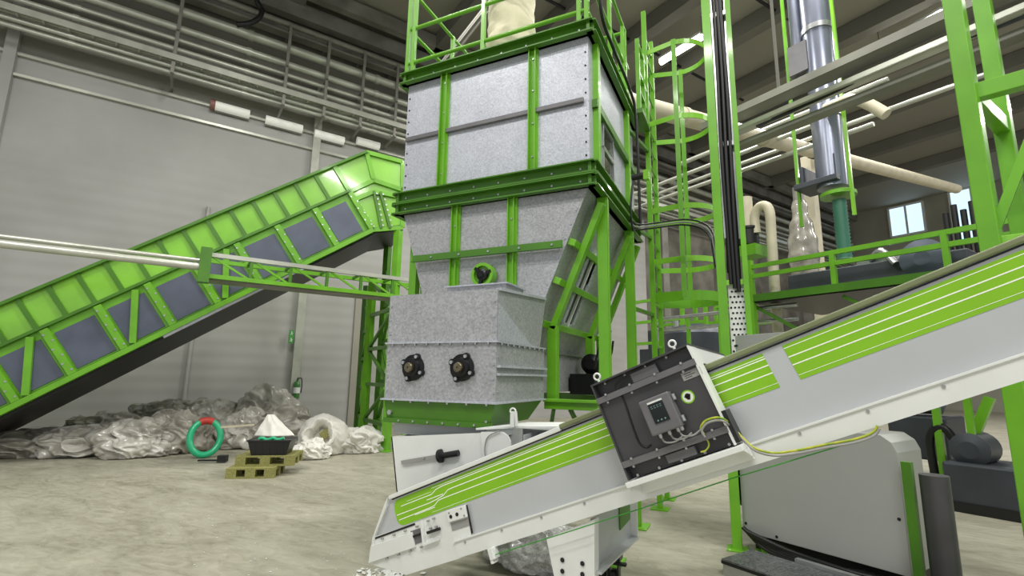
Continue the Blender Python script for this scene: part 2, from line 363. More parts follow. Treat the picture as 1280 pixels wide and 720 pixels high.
# exit sign, extinguisher
q = onP(364, 421, H(0, TW + .22, 0), WN); mb = MB(); mb.obox(q, WD * .065, WN * .01, UP * .19); mb.k = 1
for dz in (.1, -.09):
    a = q + UP * dz + WN * .012
    mb.lathe(a + UP * .045, WN, [(.014, 0), (.014, .004)], 10, False)
    mb.bar(a + UP * .03, a - UP * .01 + WD * .008, .022, .006, WN); mb.bar(a - UP * .005, a - UP * .05 + WD * .03, .014, .006, WN); mb.bar(a - UP * .005, a - UP * .045 - WD * .025, .014, .006, WN); mb.bar(a + UP * .025, a + WD * .04 + UP * .0, .012, .006, WN)
single(mb, 'exit_sign', [EXITG, WHITE], 'small green and white safety sign on the wall column', 'sign')
q = onP(368.5, 486, H(0, TW + .3, 0), WN); q = q + WD * .05
r = thing('fire_extinguisher', 'green fire extinguisher hanging beside the wall column', 'fire extinguisher', q - UP * .28)
mb = MB(); mb.lathe(q - UP * .28, UP, [(.07, 0), (.09, .02), (.09, .4), (.07, .47), (.03, .5), (.03, .54)], 16); mb.build('cylinder', EXT_, r)
mb = MB(); mb.bar(q + UP * .27, q + UP * .3 + WN * .1, .03, .05); mb.tube(smooth_path([q + UP * .27, q + UP * .3 + WD * .1, q + UP * .1 + WD * .13, q - UP * .12 + WD * .12]), .015, 6); mb.build('valve_hose', BLACK, r)
mb = MB(); mb.lathe(q - UP * .12, UP, [(.093, 0), (.093, .16)], 16); mb.build('label_band', WHITE, r)
mb = MB(); mb.bar(q - WN * .09, H(*sth(q)) - WN * .28, .04, .04); mb.build('wall_bracket', BLACK, r)

# ================================================================== LEFT INCLINED CONVEYOR
AC = math.radians(42.8); CD = V(math.sin(AC), math.cos(AC), 0); CN = V(math.cos(AC), -math.sin(AC), 0)
EL = math.radians(33.9); L1 = CD * math.cos(EL) + UP * math.sin(EL); L2 = -CD * math.sin(EL) + UP * math.cos(EL)
LG = onZ(482, 564, 0); LO = onP(458, 191, LG, CN)
def LC(a, b, o=0.): return LO + L1 * a + L2 * b + CN * o
WID = -1.7; A0 = -11.2
root = thing('inclined_conveyor', 'large green inclined conveyor climbing from the left floor to the bunker', 'conveyor', V(LC(A0, -1.57)[0], LC(A0, -1.57)[1], 0))
head = lambda x, y: onP(x, y, LG, CN)
for o, nm in ((0, 1), (WID, 0)):
    mb = MB(); mb.prism([LC(A0, 0, o), LC(A0, -.61, o), LC(-.79, -.61, o), LC(-.75, .0, o)], -CN * .03 if nm else CN * .03)
    mb.build('guard_sheet', G_L, root)
    mb = MB(); mb.prism([LC(A0, -.61, o), LC(A0, -1.57, o), LC(-.72, -1.57, o), LC(-.78, -.61, o)], -CN * .03 if nm else CN * .03)
    mb.build('side_sheet', G_, root)
    # head section
    mb = MB(); mb.prism([LC(-.75, 0, o), LC(-.79, -.61, o), LC(-.74, -1.57, o), LC(-.17, -1.8, o), LC(.6, -.5, o), LC(0, 0, o)], -CN * .04 if nm else CN * .04)
    mb.build('head_sheet', G_L, root)
mb = MB(); k = 0
a = -.77
ribs = []
while a > A0 + .2:
    ribs.append(a); a -= .437
for a in ribs: 
    r = MB(); r.bar(LC(a, .01, .03), LC(a, -.6, .03), .03, .07, L1); r.build('rib', G_D, root)
for j, a in enumerate(ribs[::2]):
    a2 = -.77 - .8 * j
    if a2 < A0 + .3: break
    r = MB(); r.bar(LC(a2, -.66, .04), LC(a2, -1.52, .04), .11, .1, CN); r.k = 1
    for q in range(6): r.bolt(LC(a2 + (.035 if q % 2 else -.035), -.75 - q * .14, .085), CN, .018, .012)
    r.build('frame_post', [G_, STEEL], root)
    r = MB(); w0 = .12 + .05 * (j == 0); r.prism([LC(a2 - .72, -.77, .005), LC(a2 - .72, -1.47, .005), LC(a2 - w0, -1.47, .005), LC(a2 - w0, -.77, .005)], CN * .015)
    r.build('infill_panel', BLUEG, root)
    if j >= 3 and j % 2:
        r = MB(); r.bar(LC(a2 - .2, -.68, .06), LC(a2 - .66, -1.5, .06), .1, .05, CN); r.build('diagonal_brace', G_, root)
for b, w, h, nm in ((.0, .14, .05, 'top_rail'), (-.61, .1, .05, 'middle_rail'), (-1.57, .16, .09, 'bottom_rail')):
    mb = MB(); mb.bar(LC(A0, b, .02), LC(-.76 if b < 0 else 0, b, .02), w, h, L2); mb.build(nm, G_D if b > -1 else G_, root)
mb = MB(); mb.bar(LC(-5, -1.63, .03), LC(-2.3, -1.63, .03), .06, .06, L2); mb.build('cable_conduit', STEEL, root)
# head details
mb = MB()
for (x0, y0, x1, y1) in ((458, 191, 503, 203), (437, 240, 467, 226), (467, 226, 503, 238), (441, 251, 467, 240), (467, 240, 503, 247), (458, 191, 467, 226), (503, 203, 503, 285), (417, 207, 437, 240), (466, 288, 503, 285)):
    mb.bar(head(x0, y0) + CN * .03, head(x1, y1) + CN * .03, .09, .05, CN)
mb.build('head_frame', G_, root)
for (x0, y0, x1, y1) in ((437, 241, 466, 287), (467, 240, 476, 286), (475, 241, 487, 286)):
    r = MB(); r.bar(head(x0, y0) + CN * .04, head(x1, y1) + CN * .04, .05, .09, CN); r.k = 1
    for q in range(7):
        t = (q + .5) / 7; r.bolt(head(x0 + (x1 - x0) * t + 3, y0 + (y1 - y0) * t) + CN * .05, CN, .018, .02)
    r.build('head_stiffener', [G_D, STEEL], root)
mb = MB(); mb.prism([LC(A0, -1.5, 0), LC(-.74, -1.5, 0), LC(-.17, -1.72, 0), LC(-.17, -1.84, 0), LC(-.74, -1.66, 0), LC(A0, -1.66, 0)], CN * WID); mb.build('bottom_pan', BLACK, root)
mb = MB(); mb.prism([LC(A0, -.35, -.05), LC(-.1, -.35, -.05), LC(.3, -.6, -.05), LC(.3, -.64, -.05), LC(-.1, -.4, -.05), LC(A0, -.4, -.05)], CN * (WID + .1)); mb.build('belt', BLACK, root)
mb = MB(); mb.prism([LC(-.75, 0, 0), LC(0, 0, 0), LC(.6, -.5, 0), LC(.6, -.53, 0), LC(0, -.03, 0), LC(-.75, -.03, 0)], CN * WID); mb.build('head_cover', G_, root)

# lattice support tower
pb = head(501, 289); pf = LG
root = thing('lattice_support', 'green braced steel support standing under the conveyor head', 'support frame', V(LG[0], LG[1], 0))
DZ = pb[2]
legs = {'nr': LG, 'fr': LG + CN * WID * .9, 'nl': LG - CD * 1.15, 'fl': LG - CD * 1.15 + CN * WID * .9}
b0 = onZ(453, 552, 0)
legs['nl'] = b0; legs['fl'] = b0 + CN * WID * .8
for k, p in legs.items():
    t = DZ - .0 if 'r' in k else DZ - .75
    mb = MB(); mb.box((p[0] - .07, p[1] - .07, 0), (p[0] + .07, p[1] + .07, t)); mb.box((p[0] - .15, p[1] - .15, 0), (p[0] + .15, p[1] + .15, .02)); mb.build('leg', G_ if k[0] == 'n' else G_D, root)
def braces(p, q, top, n, m=G_D):
    for i in range(n):
        z0 = .5 + i * (top - .5) / n; z1 = .5 + (i + 1) * (top - .5) / n
        r = MB(); r.bar(p + UP * z0, q + UP * z0, .08, .08); r.build('cross_bar', m, root)
        r = MB(); r.bar((p if i % 2 else q) + UP * z0, (q if i % 2 else p) + UP * z1, .06, .06); r.build('diagonal_brace', m, root)
braces(legs['nr'], legs['nl'], DZ - .9, 4); braces(legs['nr'], legs['fr'], DZ - .6, 4); braces(legs['nl'], legs['fl'], DZ - 1.3, 4)

# truss walkway / pipe bridge parallel to the wall, in front of the conveyor
pe = onZ(523, 353, 3.0); 
TB = onP(523, 353, head(480, 330) + CN * .55, CN)
TB = onP(523, 353, LG + CN * .6, WN)
def TR(x, y, o=0): return onP(x, y, TB, WN) + WN * o
root = thing('truss_bridge', 'slim green lattice girder crossing level in front of the inclined conveyor', 'truss', TR(260, 345))
sa, _, za = sth(TR(262, 319)); sb = sth(TR(524, 352))[0]; zt = (za + TR(522, 351)[2]) / 2; zb_ = zt - .36; tb_ = sth(TB)[1]
s_far = sa - 11
for o in (0, -.55):
    for z, m_ in ((zt, PIPE if o == 0 else G_), (zb_, G_)):  # front top chord is pale: a reflection put into its colour
        r = MB(); r.bar(H(sa - .1, tb_ + o, z), H(sb + .9, tb_ + o, z), .07, .07); r.build('chord', m_, root)
n = 7
for i in range(n + 1):
    s = sa + (sb + .7 - sa) * i / n
    r = MB(); r.bar(H(s, tb_, zb_), H(s, tb_, zt), .05, .05, WD); r.bar(H(s, tb_, zt), H(s, tb_ - .55, zt), .04, .04); r.bar(H(s, tb_, zb_), H(s, tb_ - .55, zb_), .04, .04); r.build('cross_bar', G_D, root)
    if i < n:
        s2 = sa + (sb + .7 - sa) * (i + 1) / n
        r = MB(); r.bar(H(s, tb_, zt), H(s2, tb_, zb_), .035, .035); r.bar(H(s, tb_, zb_), H(s2, tb_ - .55, zb_), .03, .03); r.build('diagonal_brace', G_, root)
r = MB(); r.bar(H(sa - .05, tb_ + .02, zb_ - .12), H(sa - .05, tb_ + .02, zt + .1), .18, .16, WD); r.build('end_bracket', G_D, root)
r = MB(); r.bar(H(sa - .1, tb_ - .25, zb_ - .03), H(sb + .9, tb_ - .25, zb_ - .03), .4, .04); r.build('perforated_tray', GIRD, root)
r = MB(); r.tube([H(s_far, tb_, zt - .22), H(sa, tb_, zt - .22)], .06, 10); r.tube([H(s_far, tb_ - .2, zt - .08), H(sa, tb_ - .2, zt - .08)], .035, 10); r.build('feed_pipe', PIPE, root)

# ================================================================== BUNKER
XL, XR, Y0, Y1, YR = -3.257, -1.19, 4.10, 6.05, 5.75
ZT0, ZT1, ZM0, ZMm, ZM1 = 4.675, 4.80, 3.172, 3.285, 3.404
bk = thing('storage_bunker', 'tall galvanised storage bunker in a green steel frame, centre of the hall', 'bunker', (-2.2, 4.9, 0))
ML1, ML2 = -2.75, -1.735
ZS = 4.02
# front sheets
xs = [XL, ML1, ML2, XR]
for i in range(3):
    for (za, zb) in ((ZM1, ZS), (ZS, ZT0)):
        mb = MB(); mb.box((xs[i] + .002, Y0, za), (xs[i + 1] - .002, Y0 + .03, zb - .002)); mb.k = 1
        if i == 2:
            for q in range(4): mb.bolt((XR - .03, Y0, za + .08 + q * (zb - za - .1) / 4), (0, -1, 0), .009, .006)
        if i == 0:
            for q in range(4): mb.bolt((XL + .03, Y0, za + .08 + q * (zb - za - .1) / 4), (0, -1, 0), .009, .006)
        mb.build('front_sheet', [GALV, CAST], bk)
for i in range(3):
    mb = MB(); mb.box((xs[i] + .02, Y0 - .035, ZS - .02), (xs[i + 1] - .045, Y0 + .001, ZS + .025)); mb.build('seam_channel', DARK2, bk, .004)
for x in (ML1, ML2):
    mb = MB(); mb.box((x - .045, Y0 - .02, ZM1), (x + .045, Y0 + .005, ZT0)); mb.box((x - .045, Y0 - .055, ZM1), (x - .036, Y0, ZT0)); mb.box((x + .02, Y0 - .055, ZM1), (x + .03, Y0, ZT0)); mb.k = 1
    for q in range(4): mb.bolt((x - .005, Y0 - .022, ZM1 + .15 + q * .34), (0, -1, 0), .01, .006)
    mb.build('mullion', [G_, STEEL], bk)
def cbeam(p, q, z0, z1, out, name, flip=False):  # channel beam lying against the face
    p, q, out = V(p), V(q), V(out); mb = MB(); mz = (z0 + z1) / 2
    d = unit(q - p)
    mb.obox((p + q) / 2 + UP * mz + out * .015, (q - p) / 2, out * .015, UP * (z1 - z0) / 2)
    for zz in (z0 + .006, z1 - .006): mb.obox((p + q) / 2 + UP * zz + out * .045, (q - p) / 2, out * .045, UP * .006)
    mb.k = 1
    L = np.linalg.norm(q - p)
    for i in range(max(2, int(L / .27))): mb.bolt(p + (q - p) * (i + .5) / max(2, int(L / .27)) + UP * mz + out * .03, out, .011, .008)
    mb.build(name, [G_D if name == 'rim_beam' else G_D, STEEL], bk)
FR, RT, LF, BK = (0, -1, 0), (1, 0, 0), (-1, 0, 0), (0, 1, 0)
for (p, q, o) in (((XL - .06, Y0, 0), (XR + .06, Y0, 0), FR), ((XR, Y0 - .06, 0), (XR, Y1 + .06, 0), RT), ((XL, Y0 - .06, 0), (XL, Y1 + .06, 0), LF), ((XL - .06, Y1, 0), (XR + .06, Y1, 0), BK)):
    cbeam(p, q, ZT0, ZT1, o, 'rim_beam')
    cbeam(p, q, ZMm, ZM1, o, 'ring_beam'); cbeam(p, q, ZM0, ZMm - .004, o, 'ring_beam')
# side, back, left shells
mb = MB(); mb.box((XR - .03, Y0 + .03, ZM1), (XR, Y1, ZT0)); mb.build('right_sheet', GALV, bk)
mb = MB(); mb.box((XL, Y0 + .03, ZM1), (XL + .03, Y1, ZT0)); mb.build('left_sheet', GALV, bk)
mb = MB(); mb.box((XL + .03, Y1 - .03, ZM1), (XR - .03, Y1, ZT0)); mb.build('back_sheet', GALV, bk)
mb = MB(); mb.box((XL - .05, Y0 - .05, ZT1), (XR + .05, Y1 + .05, ZT1 + .02)); mb.build('deck', G_D, bk)
for y in (4.27, 5.6):
    mb = MB(); mb.box((XR - .005, y - .04, ZM1), (XR + .055, y + .04, ZT0)); mb.build('side_post', G_, bk, .004)
mb = MB(); mb.box((XR + .0, Y0 + .1, ZS - .02), (XR + .05, Y1, ZS + .06)); mb.build('side_rail', G_D, bk)
mb = MB(); mb.box((XR + .004, Y0 + .12, ZS - .02), (XR + .05, Y0 + .16, ZS + .03)); mb.build('seam_channel', DARK2, bk)
# inspection windows on the right wall
for (y0, y1, z0, z1) in ((4.5, 4.9, 3.46, 3.72), (4.5, 4.9, 3.74, 3.98)):
    fr = MB()
    for (a, b) in (((y0, z0), (y1, z0)), ((y0, z1), (y1, z1)), ((y0, z0), (y0, z1)), ((y1, z0), (y1, z1))):
        fr.bar((XR + .012, a[0], a[1]), (XR + .012, b[0], b[1]), .024, .035, V(1, 0, 0))
    f = fr.build('inspection_window', STEEL, bk)
    g = MB(); g.box((XR + .002, y0, z0), (XR + .012, y1, z1)); g.build('pane', GLASS, f)
# hopper
def xr(z): return -1.21 - .415 * (3.172 - z)
def xl(z): return -3.22 + .325 * (3.172 - z)
ZB = 1.75
HM1, HM2 = -2.557, -1.937
ZH = 2.665
def hx(x0, x1, z0, z1, y0=Y0, th=.03, mbx=None):
    pass
zz = [(ZH, ZM0), (ZB, ZH)]
for (za, zb) in zz:
    for i in range(3):
        la = xl(za) if i == 0 else (HM1, HM2)[i - 1]; lb = xl(zb) if i == 0 else (HM1, HM2)[i - 1]
        ra = xr(za) if i == 2 else (HM1, HM2)[i]; rb = xr(zb) if i == 2 else (HM1, HM2)[i]
        mb = MB(); mb.prism([(la, Y0, za), (ra, Y0, za), (rb, Y0, zb), (lb, Y0, zb)], (0, .03, 0)); mb.k = 1
        if i == 2:
            for q in range(4): t = (q + .5) / 4; mb.bolt((ra + (rb - ra) * t - .03, Y0, za + (zb - za) * t), (0, -1, 0), .009, .006)
        if i == 0:
            for q in range(4): t = (q + .5) / 4; mb.bolt((la + (lb - la) * t + .03, Y0, za + (zb - za) * t), (0, -1, 0), .009, .006)
        mb.build('hopper_front_sheet', [GALV2, STEEL], bk)
for x in (HM1, HM2):
    mb = MB(); mb.box((x - .045, Y0 - .02, ZB), (x + .045, Y0 + .004, ZM0)); mb.box((x + .015, Y0 - .05, ZB), (x + .025, Y0, ZM0)); mb.box((x - .045, Y0 - .05, ZB), (x - .036, Y0, ZM0)); mb.k = 1
    for q in range(4): mb.bolt((x - .01, Y0 - .022, ZB + .2 + q * .34), (0, -1, 0), .01, .006)
    mb.build('hopper_mullion', [G_, STEEL], bk)
mb = MB(); mb.box((xl(ZH) + .02, Y0 - .065, ZH - .035), (xr(ZH) - .01, Y0 - .051, ZH + .035)); mb.box((xl(ZH) + .02, Y0 - .09, ZH - .035), (xr(ZH) - .01, Y0 - .065, ZH - .027)); mb.k = 1
for q in range(5): mb.bolt((xl(ZH) + .25 + q * .32, Y0 - .066, ZH), (0, -1, 0), .011, .008)
mb.build('hopper_bar', [G_D, STEEL], bk)
mb = MB(); mb.prism([(xr(ZB), Y0 + .03, ZB), (xr(ZM0), Y0 + .03, ZM0), (xr(ZM0) - .03, Y0 + .03, ZM0), (xr(ZB) - .03, Y0 + .03, ZB)], (0, Y1 - Y0 - .03, 0)); mb.build('hopper_side_sheet', GALV2, bk)
mb = MB(); mb.prism([(xl(ZB), Y0 + .03, ZB), (xl(ZM0), Y0 + .03, ZM0), (xl(ZM0) + .03, Y0 + .03, ZM0), (xl(ZB) + .03, Y0 + .03, ZB)], (0, Y1 - Y0 - .03, 0)); mb.build('hopper_side_sheet', GALV2, bk)
mb = MB(); mb.prism([(xl(ZB), Y1, ZB), (xr(ZB), Y1, ZB), (xr(ZM0), Y1, ZM0), (xl(ZM0), Y1, ZM0)], (0, -.03, 0)); mb.build('hopper_back_sheet', GALV2, bk)
mb = MB(); mb.box((xl(ZB), Y0 + .02, 1.36), (xr(ZB), Y1, ZB)); mb.k = 1
for q in range(10): mb.bolt((xr(ZB), Y0 + .1 + q * .16, ZB - .03), (1, 0, 0), .009, .008)
for q in range(4): mb.bolt((xr(ZB), Y0 + .55, 1.4 + q * .08), (1, 0, 0), .008, .008)
mb.box((xr(ZB), Y0 + .02, ZB - .008), (xr(ZB) + .03, Y1, ZB + .004))
mb.build('trough', [GALV2, STEEL], bk)
# sloped bars, struts on the hopper's right flank
SD = unit(V(-.415, 0, -1)); SNn = unit(V(1, 0, -.415))
for z in (2.71, 2.37, 2.0):
    p = V(xr(z), Y0 + .02, z) + SNn * .035; q = V(xr(z), Y1, z) + SNn * .035
    mb = MB(); mb.bar(p, q, .07, .06, SD); mb.build('flank_bar', G_, bk, .004)
for y in (4.3, 5.48, 5.93):
    p = V(xr(3.12), y, 3.12) + SNn * .1; q = V(xr(1.98), y, 1.98) + SNn * .1
    mb = MB(); mb.bar(p, q, .08, .06, SNn); mb.build('flank_strut', G_, bk, .004)
    mb = MB(); mb.box((q[0] - .045, y - .04, 1.32), (q[0] + .045, y + .04, q[2] + .03)); mb.build('short_leg', G_, bk, .004)
for y in (4.42, 5.56):
    mb = MB(); mb.box((XR - .02, y - .045, .02), (XR + .075, y + .045, ZM0)); mb.box((XR + .075, y - .045, .02), (XR + .085, y - .03, ZM0)); mb.box((XR - .1, y - .12, 0), (XR + .15, y + .12, .02)); mb.build('leg', G_, bk, .004)
for y in (4.42, 5.56):
    mb = MB(); mb.box((XL - .07, y - .04, 0), (XL + .02, y + .04, ZM0)); mb.build('leg', G_, bk)
mb = MB(); mb.box((-1.62, Y0 - .0, 1.24), (XR + .05, Y0 + .09, 1.325)); mb.box((-1.62, Y0 - .03, 1.3), (XR + .05, Y0, 1.325)); mb.build('base_beam', G_, bk, .004)
mb = MB(); mb.box((XR - .03, Y0 + .09, 1.24), (XR + .05, Y1, 1.325)); mb.build('base_beam', G_, bk, .004)
mb = MB(); mb.box((XL, Y1 - .09, 1.24), (XR - .03, Y1, 1.325)); mb.build('base_beam', G_D, bk, .004)
mb = MB()
for a, b in (((-1.55, 1.24), (-1.7, .9)), ((-1.4, 1.24), (-1.25, .8))): mb.bar((a[0], Y0 + .05, a[1]), (b[0], Y0 + .3, b[1]), .03, .03)
mb.bar((-1.75, Y0 + .3, .92), (XR, Y0 + .3, .85), .05, .05); mb.build('base_stay', G_D, bk)
mb = MB(); mb.box((-1.78, 5.25, 1.33), (-1.5, 6.0, 1.55)); mb.lathe((-1.58, 5.35, 1.66), (0, 1, 0), [(.06, 0), (.11, .03), (.11, .4), (.06, .45)], 20); mb.build('auger_drive', CAST, bk, .01)
for k in range(4):
    mb = MB(); mb.tube(smooth_path([V(-1.42, 4.95 + .12 * k, 1.6), V(-1.33, 4.9 + .13 * k, 1.9 - .05 * k), V(-1.3, 4.98 + .1 * k, 2.2 - .1 * k)]), .011, 6); mb.build('drive_lead', BLACK, bk)
# viewing slot in the sloped flank
o = V(xr(2.4), 4.85, 2.4); fr = MB(); W2 = .15; Hh = .4
for a in (-1, 1): fr.obox(o + V(0, a * W2, 0) + SNn * .012, V(0, .03, 0), SNn * .012, SD * (Hh + .03)); fr.obox(o + SD * a * Hh + SNn * .012, V(0, W2, 0), SNn * .012, SD * .03)
fr.k = 1; fr.obox(o + SNn * .02, V(0, .014, 0), SNn * .012, SD * Hh); fr.k = 0; fr.obox(o + SD * .02 + SNn * .03, V(0, W2 + .05, 0), SNn * .01, SD * .025)
for q in range(6):
    for a in (-1, 1): fr.bolt(o + V(0, a * W2, 0) + SD * (-.36 + q * .145) + SNn * .024, SNn, .01, .01)
f = fr.build('viewing_slot', [GALV, WHITE], bk); g = MB(); g.obox(o + SNn * .004, V(0, W2, 0), SNn * .004, SD * Hh); g.build('pane', GLASS, f)
mb = MB(); mb.obox(V(xr(2.75), 5.0, 2.75) + SNn * .01, V(0, .03, 0), SNn * .01, SD * .3); mb.k = 0
for q in range(6): mb.bolt(V(xr(2.75), 5.0, 2.75) + SNn * .02 + SD * (-.25 + q * .1), SNn, .01, .01)
mb.build('seam_strip', STEEL, bk)
# sensor with cable on the ring beam
mb = MB(); c0 = V(XR + .12, 5.35, 3.72); mb.tube([c0, c0 + V(.13, 0, .01)], .035, 10); mb.k = 1; mb.obox(c0 + V(.16, 0, .01), (.03, 0, 0), (0, .03, 0), (0, 0, .055)); mb.k = 0
mb.tube(smooth_path([c0 + V(.02, 0, -.02), c0 + V(.0, -.04, -.2), c0 + V(-.01, -.06, -.45), c0 + V(0, 0, -.62)]), .012, 6); mb.build('level_sensor', [BLACK, G_L], bk)
# platform railing on top
rl = []
ZR = ZT1
rr_ = [ZR + .06 + .0, 5.35, 5.86]
rr_ = [4.925, 5.35, 5.86]
c4 = [(XL, Y0 - .04), (XR, Y0 - .04), (XR, YR), (XL, YR)]
def rail_bar(p, q): mb = MB(); mb.tube([p, q], .021, 8); return mb
for i in range(4):
    (xa, ya), (xb, yb) = c4[i], c4[(i + 1) % 4]
    for z in rr_: rail_bar(V(xa, ya, z), V(xb, yb, z)).build('handrail', G_, bk)
for (x, y) in ((XL, Y0 - .04), (XL + .075, Y0 - .04), (-2.3, Y0 - .04), (XR - .075, Y0 - .04), (XR, Y0 - .04), (XR, 4.95), (XR, YR - .03), (XR, YR - .15), (XL, YR), (XL, 4.95), (-2.6, YR), (-1.9, YR)):
    mb = MB(); mb.box((x - .02, y - .02, ZT1), (x + .02, y + .02, 5.88)); mb.build('railing_post', G_, bk)
# cables draped along the right rim
mb = MB(); mb.tube(smooth_path([V(XR + .1, Y0 + .05, 5.3), V(XR + .1, Y0 + .15, 4.95), V(XR + .1, 4.7, 4.9), V(XR + .1, 5.5, 4.88), V(XR + .12, 5.7, 4.6), V(XR + .13, 5.72, 3.3)]), .018, 7); mb.build('draped_cable', BLACK, bk)

# filter sock rising from the bunker deck
c0 = V(-2.25, 4.62, ZT1 + .02)
root = thing('filter_sock', 'cream fabric filter sock standing on the bunker deck', 'filter sock', c0)
mb = MB(); prof = []; nseg = 46; npt = 40; vs = []
for i in range(nseg + 1):
    h = .2 + i * .055
    for j in range(npt):
        t = 2 * math.pi * j / npt
        w = noise.noise(Vector((math.cos(t) * 1.6, math.sin(t) * 1.6, h * 7))) * .02 + (.3 - abs(noise.noise(Vector((math.cos(t) * 1.5, math.sin(t) * 1.5, h * 11 + math.cos(t) * 1.2))))) * .035
        r = .268 + w * (1.5 if h < .6 else .8) + .012 * math.exp(-abs(h - .12) * 10)
        vs.append(c0 + V(r * math.cos(t), r * math.sin(t), h))
mb.add(vs, [(i * npt + j, i * npt + (j + 1) % npt, (i + 1) * npt + (j + 1) % npt, (i + 1) * npt + j) for i in range(nseg) for j in range(npt)], True)
mb.build('sock', CLOTH, root)
mb = MB(); mb.lathe(c0, UP, [(.3, 0), (.3, .05), (.275, .06), (.275, .24)], 28); mb.build('base_collar', G_, root)
a, b = onY(570, 60, 7.4), onY(606, 14, 7.4); a = a + (a - b) * .6; b = b + (b - a) * .5
mb = MB(); mb.bar(a, b, .18, .03, V(0, 1, 0)); mb.bar(a + V(-.08, -.03, -.05), b + V(-.08, -.03, -.05), .03, .06, V(0, 1, 0)); mb.bar(a + V(.08, -.03, .05), b + V(.08, -.03, .05), .03, .06, V(0, 1, 0))
for k in range(9): p = a + (b - a) * (k + .5) / 9; mb.bar(p - V(.06, .03, .05), p + V(.06, -.03, .05), .05, .02, V(0, 1, 0))
single(mb, 'sloping_tray', GIRD, 'grey perforated tray sloping up behind the cream filter sock', 'cable tray')
# motor on the deck
c0 = V(-3.02, 5.3, ZT1 + .02)
root = thing('deck_motor', 'green gear motor at the rear left corner of the bunker deck', 'motor', c0)
mb = MB(); mb.lathe(c0 + V(-.15, 0, .17), (1, 0, 0), [(.07, 0), (.15, .02), (.15, .26), (.1, .3)], 18); mb.build('housing', G_D, root)
mb = MB(); mb.box((c0[0] - .12, c0[1] - .12, c0[2]), (c0[0] + .12, c0[1] + .12, c0[2] + .05)); mb.build('foot', G_D, root)

# ------------------------------------------------------------------ discharge box
BX0, BX1, BY0, BY1 = -2.565, -1.605, 3.15, 4.06
dz = thing('discharge_box', 'galvanised double auger discharge box with two bearings, before the bunker', 'machine', (-2.08, 3.6, 1.0))
ZA, ZSM, ZTP = 1.328, 1.748, 2.125
mb = MB(); mb.box((BX0, BY0, ZA), (BX1, BY1, ZSM - .003)); mb.k = 1
for x in (BX0 + .02, BX1 - .02):
    for q in range(4): mb.bolt((x, BY0, ZA + .06 + q * .1), (0, -1, 0), .008, .006)
for q in range(3):
    mb.bolt((BX1, BY1 - .05, ZA + .07 + q * .09), (1, 0, 0), .008, .006)
    mb.bolt((BX1, BY0 + .03, ZA + .07 + q * .12), (1, 0, 0), .006, .006)
mb.build('lower_casing', [GALV2, STEEL], dz)
mb = MB(); xi = .015
mb.prism([(BX1 - .0, BY0, ZSM), (BX1, BY1 - .1, ZSM), (BX1, BY1 + .03, 2.19), (BX1, BY0, ZTP)], (-(BX1 - BX0), 0, 0)); mb.k = 1
for x in (BX0 + .02, BX1 - .02):
    for q in range(3): mb.bolt((x, BY0, ZSM + .07 + q * .11), (0, -1, 0), .008, .006)
mb.build('upper_casing', [GALV2, STEEL], dz)
mb = MB(); mb.box((BX0 - .012, BY0 - .018, ZSM - .006), (BX1 + .018, BY1, ZSM + .006)); mb.k = 1
for q in range(9): mb.bolt((BX0 + .06 + q * .105, BY0 - .012, ZSM - .006), (0, 0, -1), .008, .014); mb.bolt((BX1 + .012, BY0 + .06 + q * .1, ZSM - .006), (0, 0, -1), .008, .014)
mb.build('seam_flange', [GALV, STEEL], dz)
mb = MB(); mb.prism([(BX1 + .018, BY0 + .02, ZTP - .01), (BX1 + .018, BY1, 2.175), (BX1 + .018, BY1, 2.195), (BX1 + .018, BY0 + .02, ZTP + .01)], (-.04, 0, 0)); mb.k = 1
for q in range(7): mb.bolt((BX1 + .008, BY0 + .1 + q * .13, ZTP + .005 + q * .009), (0, 0, 1), .008, .014)
mb.build('top_flange', [GALV, STEEL], dz)
mb = MB(); mb.prism([(BX1 + .001, BY0 + .01, 2.03), (BX1 + .001, BY0 + .01, ZSM + .01), (BX1 + .001, BY0 + .62, ZSM + .01)], (.004, 0, 0)); mb.build('gusset_plate', GALV, dz)
mb = MB(); mb.box((BX0 + .42, BY0 + .18, ZTP), (BX1 - .02, BY0 + .5, ZTP + .07)); mb.k = 1; mb.box((BX0 + .40, BY0 + .16, ZTP + .07), (BX1 + .0, BY0 + .52, ZTP + .08)); mb.build('top_ledge', [GALV2, GALV], dz)
mb = MB(); mb.box((BX0 - .02, BY0 - .025, ZA - .012), (BX1 + .02, BY1, ZA)); mb.k = 1
for q in range(6): mb.bolt((BX0 + .1 + q * .16, BY0 - .018, ZA - .012), (0, 0, -1), .008, .014)
mb.build('bottom_flange', [GALV, STEEL], dz)
for z in (1.52, 1.555 + .02):
    mb = MB(); mb.box((BX1, BY0 + .01, z - .008), (BX1 + .03, BY1, z + .008)); mb.build('side_rail', GALV, dz)
for bx in (517, 578):
    p = onY(bx, 459.5, BY0)
    mb = MB(); mb.lathe(p, (0, -1, 0), [(.098, 0), (.098, .012), (.074, .02), (.066, .04), (.05, .045)], 24); mb.k = 0
    for q in range(4):
        t = math.pi / 4 + q * math.pi / 2 + .35; c0 = p + V(math.cos(t), 0, math.sin(t)) * .088
        mb.lathe(c0, (0, -1, 0), [(.026, 0), (.026, .02)], 12); mb.k = 1; mb.bolt(c0 - V(0, .02, 0), (0, -1, 0), .014, .014); mb.k = 0
    f = mb.build('flange_bearing', [CAST, STEEL], dz)
    mb = MB(); mb.lathe(p - V(0, .02, 0), (0, -1, 0), [(.036, 0), (.036, .048), (.03, .055), (.008, .055), (.008, .047)], 20); mb.build('shaft', SHAFT, f)
